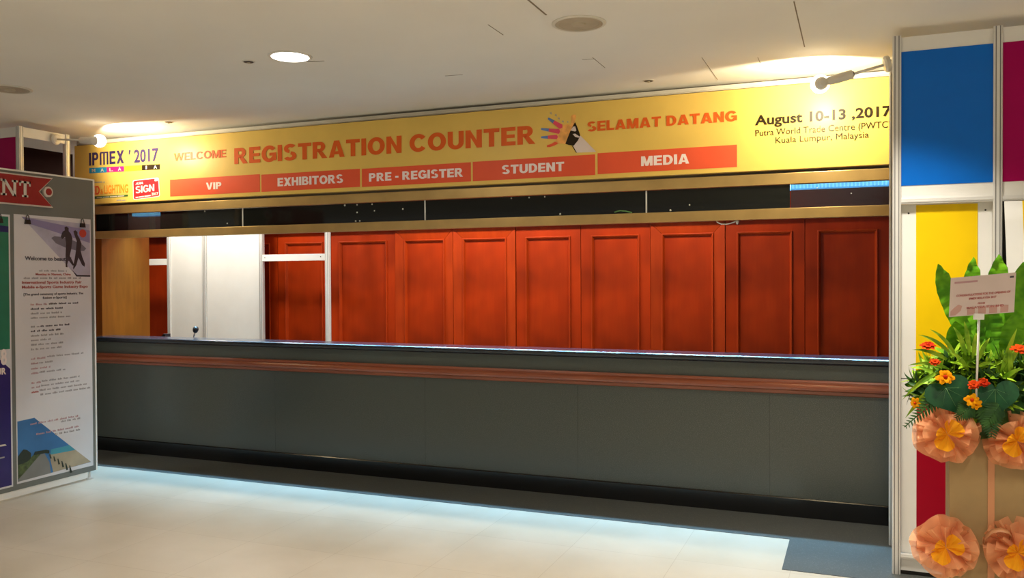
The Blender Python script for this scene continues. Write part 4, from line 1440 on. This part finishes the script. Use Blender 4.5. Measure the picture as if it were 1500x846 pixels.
# leaves
def blade(m, base, tip, w, bend, n=8, fold=0.25, wave=0.0, wk=7, prof=None, side=None):
    base, tip, bend = Vector(base), Vector(tip), Vector(bend)
    vs = []
    mid0 = (base + tip) / 2 + bend
    for i in range(n + 1):
        t = i / n
        p = (base * (1 - t) + mid0 * t) * (1 - t) + (mid0 * (1 - t) + tip * t) * t
        d = ((mid0 - base) * (1 - t) + (tip - mid0) * t).normalized()
        view = side if side is not None else Vector((0.0, -1.0, 0.25))
        s = d.cross(view)
        if s.length < 0.05:
            s = d.cross(Vector((0, 0, 1)))
        s.normalize()
        nn = s.cross(d).normalized()
        ww = w * (prof(t) if prof else math.sin(PI * (0.06 + 0.94 * t) ** 0.8) * 0.98 + 0.02)
        wv = wave * math.sin(wk * 2 * PI * t)
        vs += [p - s * (ww + wv * 0.3) + nn * (ww * fold + wv), p, p + s * (ww - wv * 0.3) + nn * (ww * fold - wv)]
    fcs = []
    for i in range(n):
        fcs += [(3 * i, 3 * i + 1, 3 * i + 4, 3 * i + 3), (3 * i + 1, 3 * i + 2, 3 * i + 5, 3 * i + 4)]
    m.add(vs, fcs)


# upright bird's nest fern leaves
fprof = lambda t: (0.35 + 0.65 * min(1, t / 0.45)) * (1 - max(0, (t - 0.62) / 0.38) ** 2.2) + 0.01
for bpx, tpx, w, yy in (((1432, 530), (1374, 386), 0.043, FY + 0.02), ((1440, 540), (1426, 376), 0.042, FY + 0.10), ((1452, 540), (1463, 372), 0.050, FY + 0.10), ((1478, 540), (1499, 383), 0.052, FY + 0.02), ((1425, 560), (1400, 470), 0.05, FY - 0.02), ((1470, 560), (1490, 455), 0.05, FY - 0.04), ((1448, 560), (1445, 440), 0.055, FY + 0.04)):
    a = atY(bpx[0], bpx[1], FY)
    t = atY(tpx[0], tpx[1], yy)
    m = MB()
    blade(m, a, t, w, (-0.03 if tpx[0] < 1440 else 0.02, 0.04, 0.04), 36, 0.28, 0.0065, 9, fprof)
    m.build('fern_leaf', 'fern', fs_, smooth=True)

# bushy foliage: mound of leaf tufts
rg = random.Random(5)
CB = atY(1440, 575, FY)
fol1, fol2 = MB(), MB()
for k in range(230):
    th = rg.uniform(0, 2 * PI)
    el = rg.uniform(-0.25, 1.0)
    dirv = Vector((math.cos(th) * math.cos(el), math.sin(th) * math.cos(el) * 0.75, math.sin(el) * 0.85))
    if dirv.y > 0.45:
        continue
    c = CB + Vector((dirv.x * 0.27, dirv.y * 0.22, dirv.z * 0.23)) * rg.uniform(0.55, 1.0)
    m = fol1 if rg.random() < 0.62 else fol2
    nl = rg.randint(6, 10)
    axis = (dirv + Vector((rg.uniform(-.4, .4), rg.uniform(-.4, .1), rg.uniform(-.2, .5)))).normalized()
    for i in range(nl):
        ph_ = 2 * PI * i / nl + rg.uniform(-.3, .3)
        s1 = axis.cross(Vector((0.3, 0.2, 1))).normalized()
        s2 = axis.cross(s1)
        dd = (axis * rg.uniform(0.35, 0.9) + (s1 * math.cos(ph_) + s2 * math.sin(ph_)) * rg.uniform(0.5, 1.0)).normalized()
        L = rg.uniform(0.055, 0.12)
        blade(m, c, c + dd * L, L * rg.uniform(0.09, 0.15), axis * L * 0.18 + Vector((0, 0, -0.01)), 5, 0.3, side=(axis + Vector((0, 0, .3))).normalized())
# long arching grass-like leaves
for px, py, tx, ty, w in ((1380, 560, 1326, 612, 0.014), (1375, 545, 1322, 585, 0.010), (1390, 540, 1330, 535, 0.009), (1392, 530, 1336, 512, 0.009), (1395, 520, 1345, 490, 0.008), (1400, 520, 1362, 482, 0.008), (1415, 520, 1396, 478, 0.010), (1420, 520, 1412, 470, 0.010), (1425, 525, 1430, 487, 0.010), (1432, 530, 1450, 495, 0.009), (1428, 540, 1460, 535, 0.008), (1420, 545, 1390, 515, 0.009), (1465, 550, 1490, 480, 0.010), (1470, 550, 1500, 500, 0.010), (1465, 560, 1500, 540, 0.010), (1470, 570, 1505, 575, 0.010), (1480, 560, 1478, 500, 0.010)):
    a = atY(px, py, FY - 0.14)
    t = atY(tx, ty, FY - 0.17)
    blade(fol1, a, t, w, (0, -0.03, 0.035), 8, 0.3)
f1 = fol1.build('foliage', 'green1', fs_, smooth=True)
f1['kind'] = 'stuff'
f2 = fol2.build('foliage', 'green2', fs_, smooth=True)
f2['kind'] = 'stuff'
# green core that holds the stems
b = MB()
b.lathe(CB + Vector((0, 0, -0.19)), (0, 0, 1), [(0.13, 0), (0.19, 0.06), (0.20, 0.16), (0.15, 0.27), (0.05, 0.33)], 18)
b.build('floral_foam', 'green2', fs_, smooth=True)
# drooping fern fronds under the mound
def frond(px0, px1, y, nl, wl):
    m = MB()
    a, t = atY(px0[0], px0[1], y), atY(px1[0], px1[1], y - 0.02)
    for i in range(nl):
        q = (i + 0.5) / nl
        p = a.lerp(t, q) + Vector((0, -0.03 * math.sin(PI * q), 0))
        d_ = (t - a).normalized()
        s = d_.cross(Vector((0, -1, 0))).normalized()
        for sg_ in (-1, 1):
            L = wl * (1 - 0.75 * q)
            blade(m, p, p + (s * sg_ + d_ * 0.7) * L, L * 0.16, (0, -0.004, 0), 4, 0.2)
    m.tube([a, a.lerp(t, .5) + Vector((0, -0.03, 0)), t], 0.0025, 6)
    m.build('fern_frond', 'green2', fs_, smooth=True)


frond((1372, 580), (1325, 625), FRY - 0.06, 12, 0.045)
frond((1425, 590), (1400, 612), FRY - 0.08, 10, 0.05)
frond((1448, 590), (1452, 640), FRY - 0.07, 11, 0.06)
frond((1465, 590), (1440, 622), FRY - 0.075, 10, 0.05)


# heart-shaped leaves
def heart(px, py, ang, L, tilt):
    c = atY(px, py, FRY - 0.075)
    m = MB()
    n = 26
    vs, ring = [], []
    ca, sa = math.cos(ang), math.sin(ang)
    out = []
    for i in range(n):
        t = 2 * PI * i / n
        x = 0.78 * math.sin(t) ** 3 * 1.15
        y = (0.8125 * math.cos(t) - 0.3125 * math.cos(2 * t) - 0.125 * math.cos(3 * t) - 0.0625 * math.cos(4 * t)) * 0.9
        out.append((x, y))
    vs = []
    for f in (0.02, 0.4, 0.75, 1.0):
        for x, y in out:
            xx, yy = x * f, (y - 0.3) * f + 0.3
            lift = 0.18 * abs(xx) - 0.10 * (xx * xx) - 0.20 * max(0, -yy) ** 2
            X_, Z_ = (xx * ca - yy * sa) * L, (xx * sa + yy * ca) * L
            vs.append(c + Vector((X_, -lift * L + tilt * Z_, Z_)))
    fcs = []
    for r_ in range(3):
        for i in range(n):
            fcs.append((r_ * n + i, r_ * n + (i + 1) % n, (r_ + 1) * n + (i + 1) % n, (r_ + 1) * n + i))
    m.add(vs, fcs)
    o = m.build('heart_leaf', 'heart', fs_, smooth=True)
    m = MB()
    for (x, y, w) in ((0, -0.75, 0.010), (0.5, 0.1, 0.006), (-0.5, 0.1, 0.006), (0.45, -0.3, 0.005), (-0.45, -0.3, 0.005)):
        pts = []
        for q in (0, .25, .5, .75, 1):
            xx, yy = x * q, 0.3 + (y - 0.3) * q
            lift = 0.18 * abs(xx) - 0.10 * (xx * xx) - 0.20 * max(0, -yy) ** 2
            pts.append(c + Vector(((xx * ca - yy * sa) * L, -lift * L + tilt * (xx * sa + yy * ca) * L - 0.001, (xx * sa + yy * ca) * L)))
        m.tube(pts, [w * L * .9, w * L * .8, w * L * .7, w * L * .5, w * L * .3], 6)
    m.build('leaf_veins', 'rib_l', o, smooth=True)


heart(1391, 578, 0.45, 0.105, 0.25)
heart(1458, 580, 0.0, 0.100, 0.25)


def flower(px, py, r, mat, y, n=7, seed=1, face=(-0.1, -1, 0.3)):
    rg2 = random.Random(seed)
    c = atY(px, py, y)
    n_ = Vector(face).normalized()
    a = n_.cross(Vector((0, 0, 1))).normalized()
    u = a.cross(n_)
    m = MB()
    for lay in range(2):
        for k in range(n):
            th = 2 * PI * (k + lay * .5) / n + rg2.uniform(-.15, .15)
            dd = a * math.cos(th) + u * math.sin(th)
            rr_ = r * (1 - .25 * lay) * rg2.uniform(.85, 1.1)
            blade(m, c + n_ * 0.004 * lay, c + dd * rr_ + n_ * (0.004 + 0.008 * lay), rr_ * 0.33, n_ * r * 0.25, 5, -0.15, side=n_, prof=lambda t: math.sin(PI * (0.15 + 0.75 * t)) ** 0.7)
    o = m.build('orange_flower' if mat == 'oflower' else 'red_flower', mat, fs_, smooth=True)
    m = MB()
    m.lathe(c + n_ * 0.004, n_, [(r * .28, 0), (r * .26, .006), (r * .12, .011)], 12)
    m.build('flower_eye', 'rflower', o, smooth=True)


flower(1384, 553, 0.038, 'oflower', FRY - 0.10, 6, 1, (0.2, -1, 0.5))
flower(1424, 586, 0.030, 'oflower', FRY - 0.125, 7, 2)
flower(1430, 592, 0.024, 'oflower', FRY - 0.12, 7, 3)
flower(1426, 564, 0.026, 'rflower', FRY - 0.11, 8, 4, (0, -1, 0.9))
flower(1441, 561, 0.024, 'rflower', FRY - 0.10, 8, 5, (0, -1, 0.9))
flower(1359, 507, 0.032, 'rflower', FRY - 0.03, 8, 6, (0, -.6, 1))
flower(1369, 531, 0.026, 'rflower', FRY - 0.06, 8, 7, (0, -.6, 1))
flower(1494, 512, 0.036, 'rflower', FRY - 0.05, 8, 8, (0, -.5, 1))
flower(1342, 590, 0.026, 'oflower', FRY - 0.05, 6, 9, (-.6, -1, .1))

# congratulation card on its stick
cy = FRY - 0.10
cc = [atY(1390, 464, cy), atY(1485.5, 457, cy), atY(1488.5, 398.5, cy), atY(1393, 407, cy)]
gc = thing('greeting_card', atY(1431, 545, cy), 'pink congratulation card on a thin white stick above the flowers', 'card')
b = MB()
b.prism(cc, None, (0, 0.003, 0))
b.build('card', 'card', gc)


def cpt(u, v):
    a = cc[3].lerp(cc[2], u)
    d_ = cc[0].lerp(cc[1], u)
    return a.lerp(d_, v)


def card_patch(pts, mat, name, n=0.0006):
    m = MB()
    m.prism([cpt(u, v) + Vector((0, -n, 0)) for u, v in pts], None, (0, 0.0005, 0))
    m.build(name, mat, gc)


for k in range(4):
    u0 = 0.28 + 0.17 * k
    card_patch([(u0, .98), (u0 + .12, .98), (u0 + .12, .80), (u0, .80)], 'cardpink', 'pink_block')
card_patch([(0.02, .97), (.10, .97), (.18, .86), (.20, .74), (.14, .70), (.07, .78), (.02, .86)], 'cardpink', 'flower_print')


def card_text(s, u0, u1, v, cap, mat='tred', bold=0.02):
    def P(u, vv, n):
        return cpt(u, 1 - vv) + Vector((0, -n, 0))
    text(s, P, u0, 1 - v, u1 - u0, cap, mat, gc, n=0.0012, bold=bold, th=0.0006)


card_text('CONGRATULATIONS FOR THE OPENING OF', 0.10, 0.93, 0.50, 0.055)
card_text('IPMEX MALAYSIA 2017', 0.30, 0.72, 0.60, 0.055)
card_text('FROM', 0.44, 0.55, 0.73, 0.045)
card_text('MALAYSIA SDN BHD', 0.27, 0.84, 0.83, 0.055)
for u0, u1, v in ((0.06, 0.42, 0.13), (0.91, 0.97, 0.10)):
    card_patch([(u0, v + .03), (u1, v + .03), (u1, v - .02), (u0, v - .02)], 'tpink' if u0 < .5 else 'tdark', 'text_line')
b = MB()
a, t = atY(1431, 552, cy + 0.012), atY(1434.5, 455, cy + 0.012)
b.tube([a - (t - a) * 0.35, t], 0.0045, 8)
b.build('stick', 'white', gc, smooth=True)
b = MB()
t0 = atY(1434, 463, cy - 0.002)
b.box(t0.x - 0.02, t0.x + 0.02, cy - 0.006, cy + 0.012, t0.z - 0.014, t0.z + 0.012)
b.build('card_holder', 'white', gc, bevel=0.002)
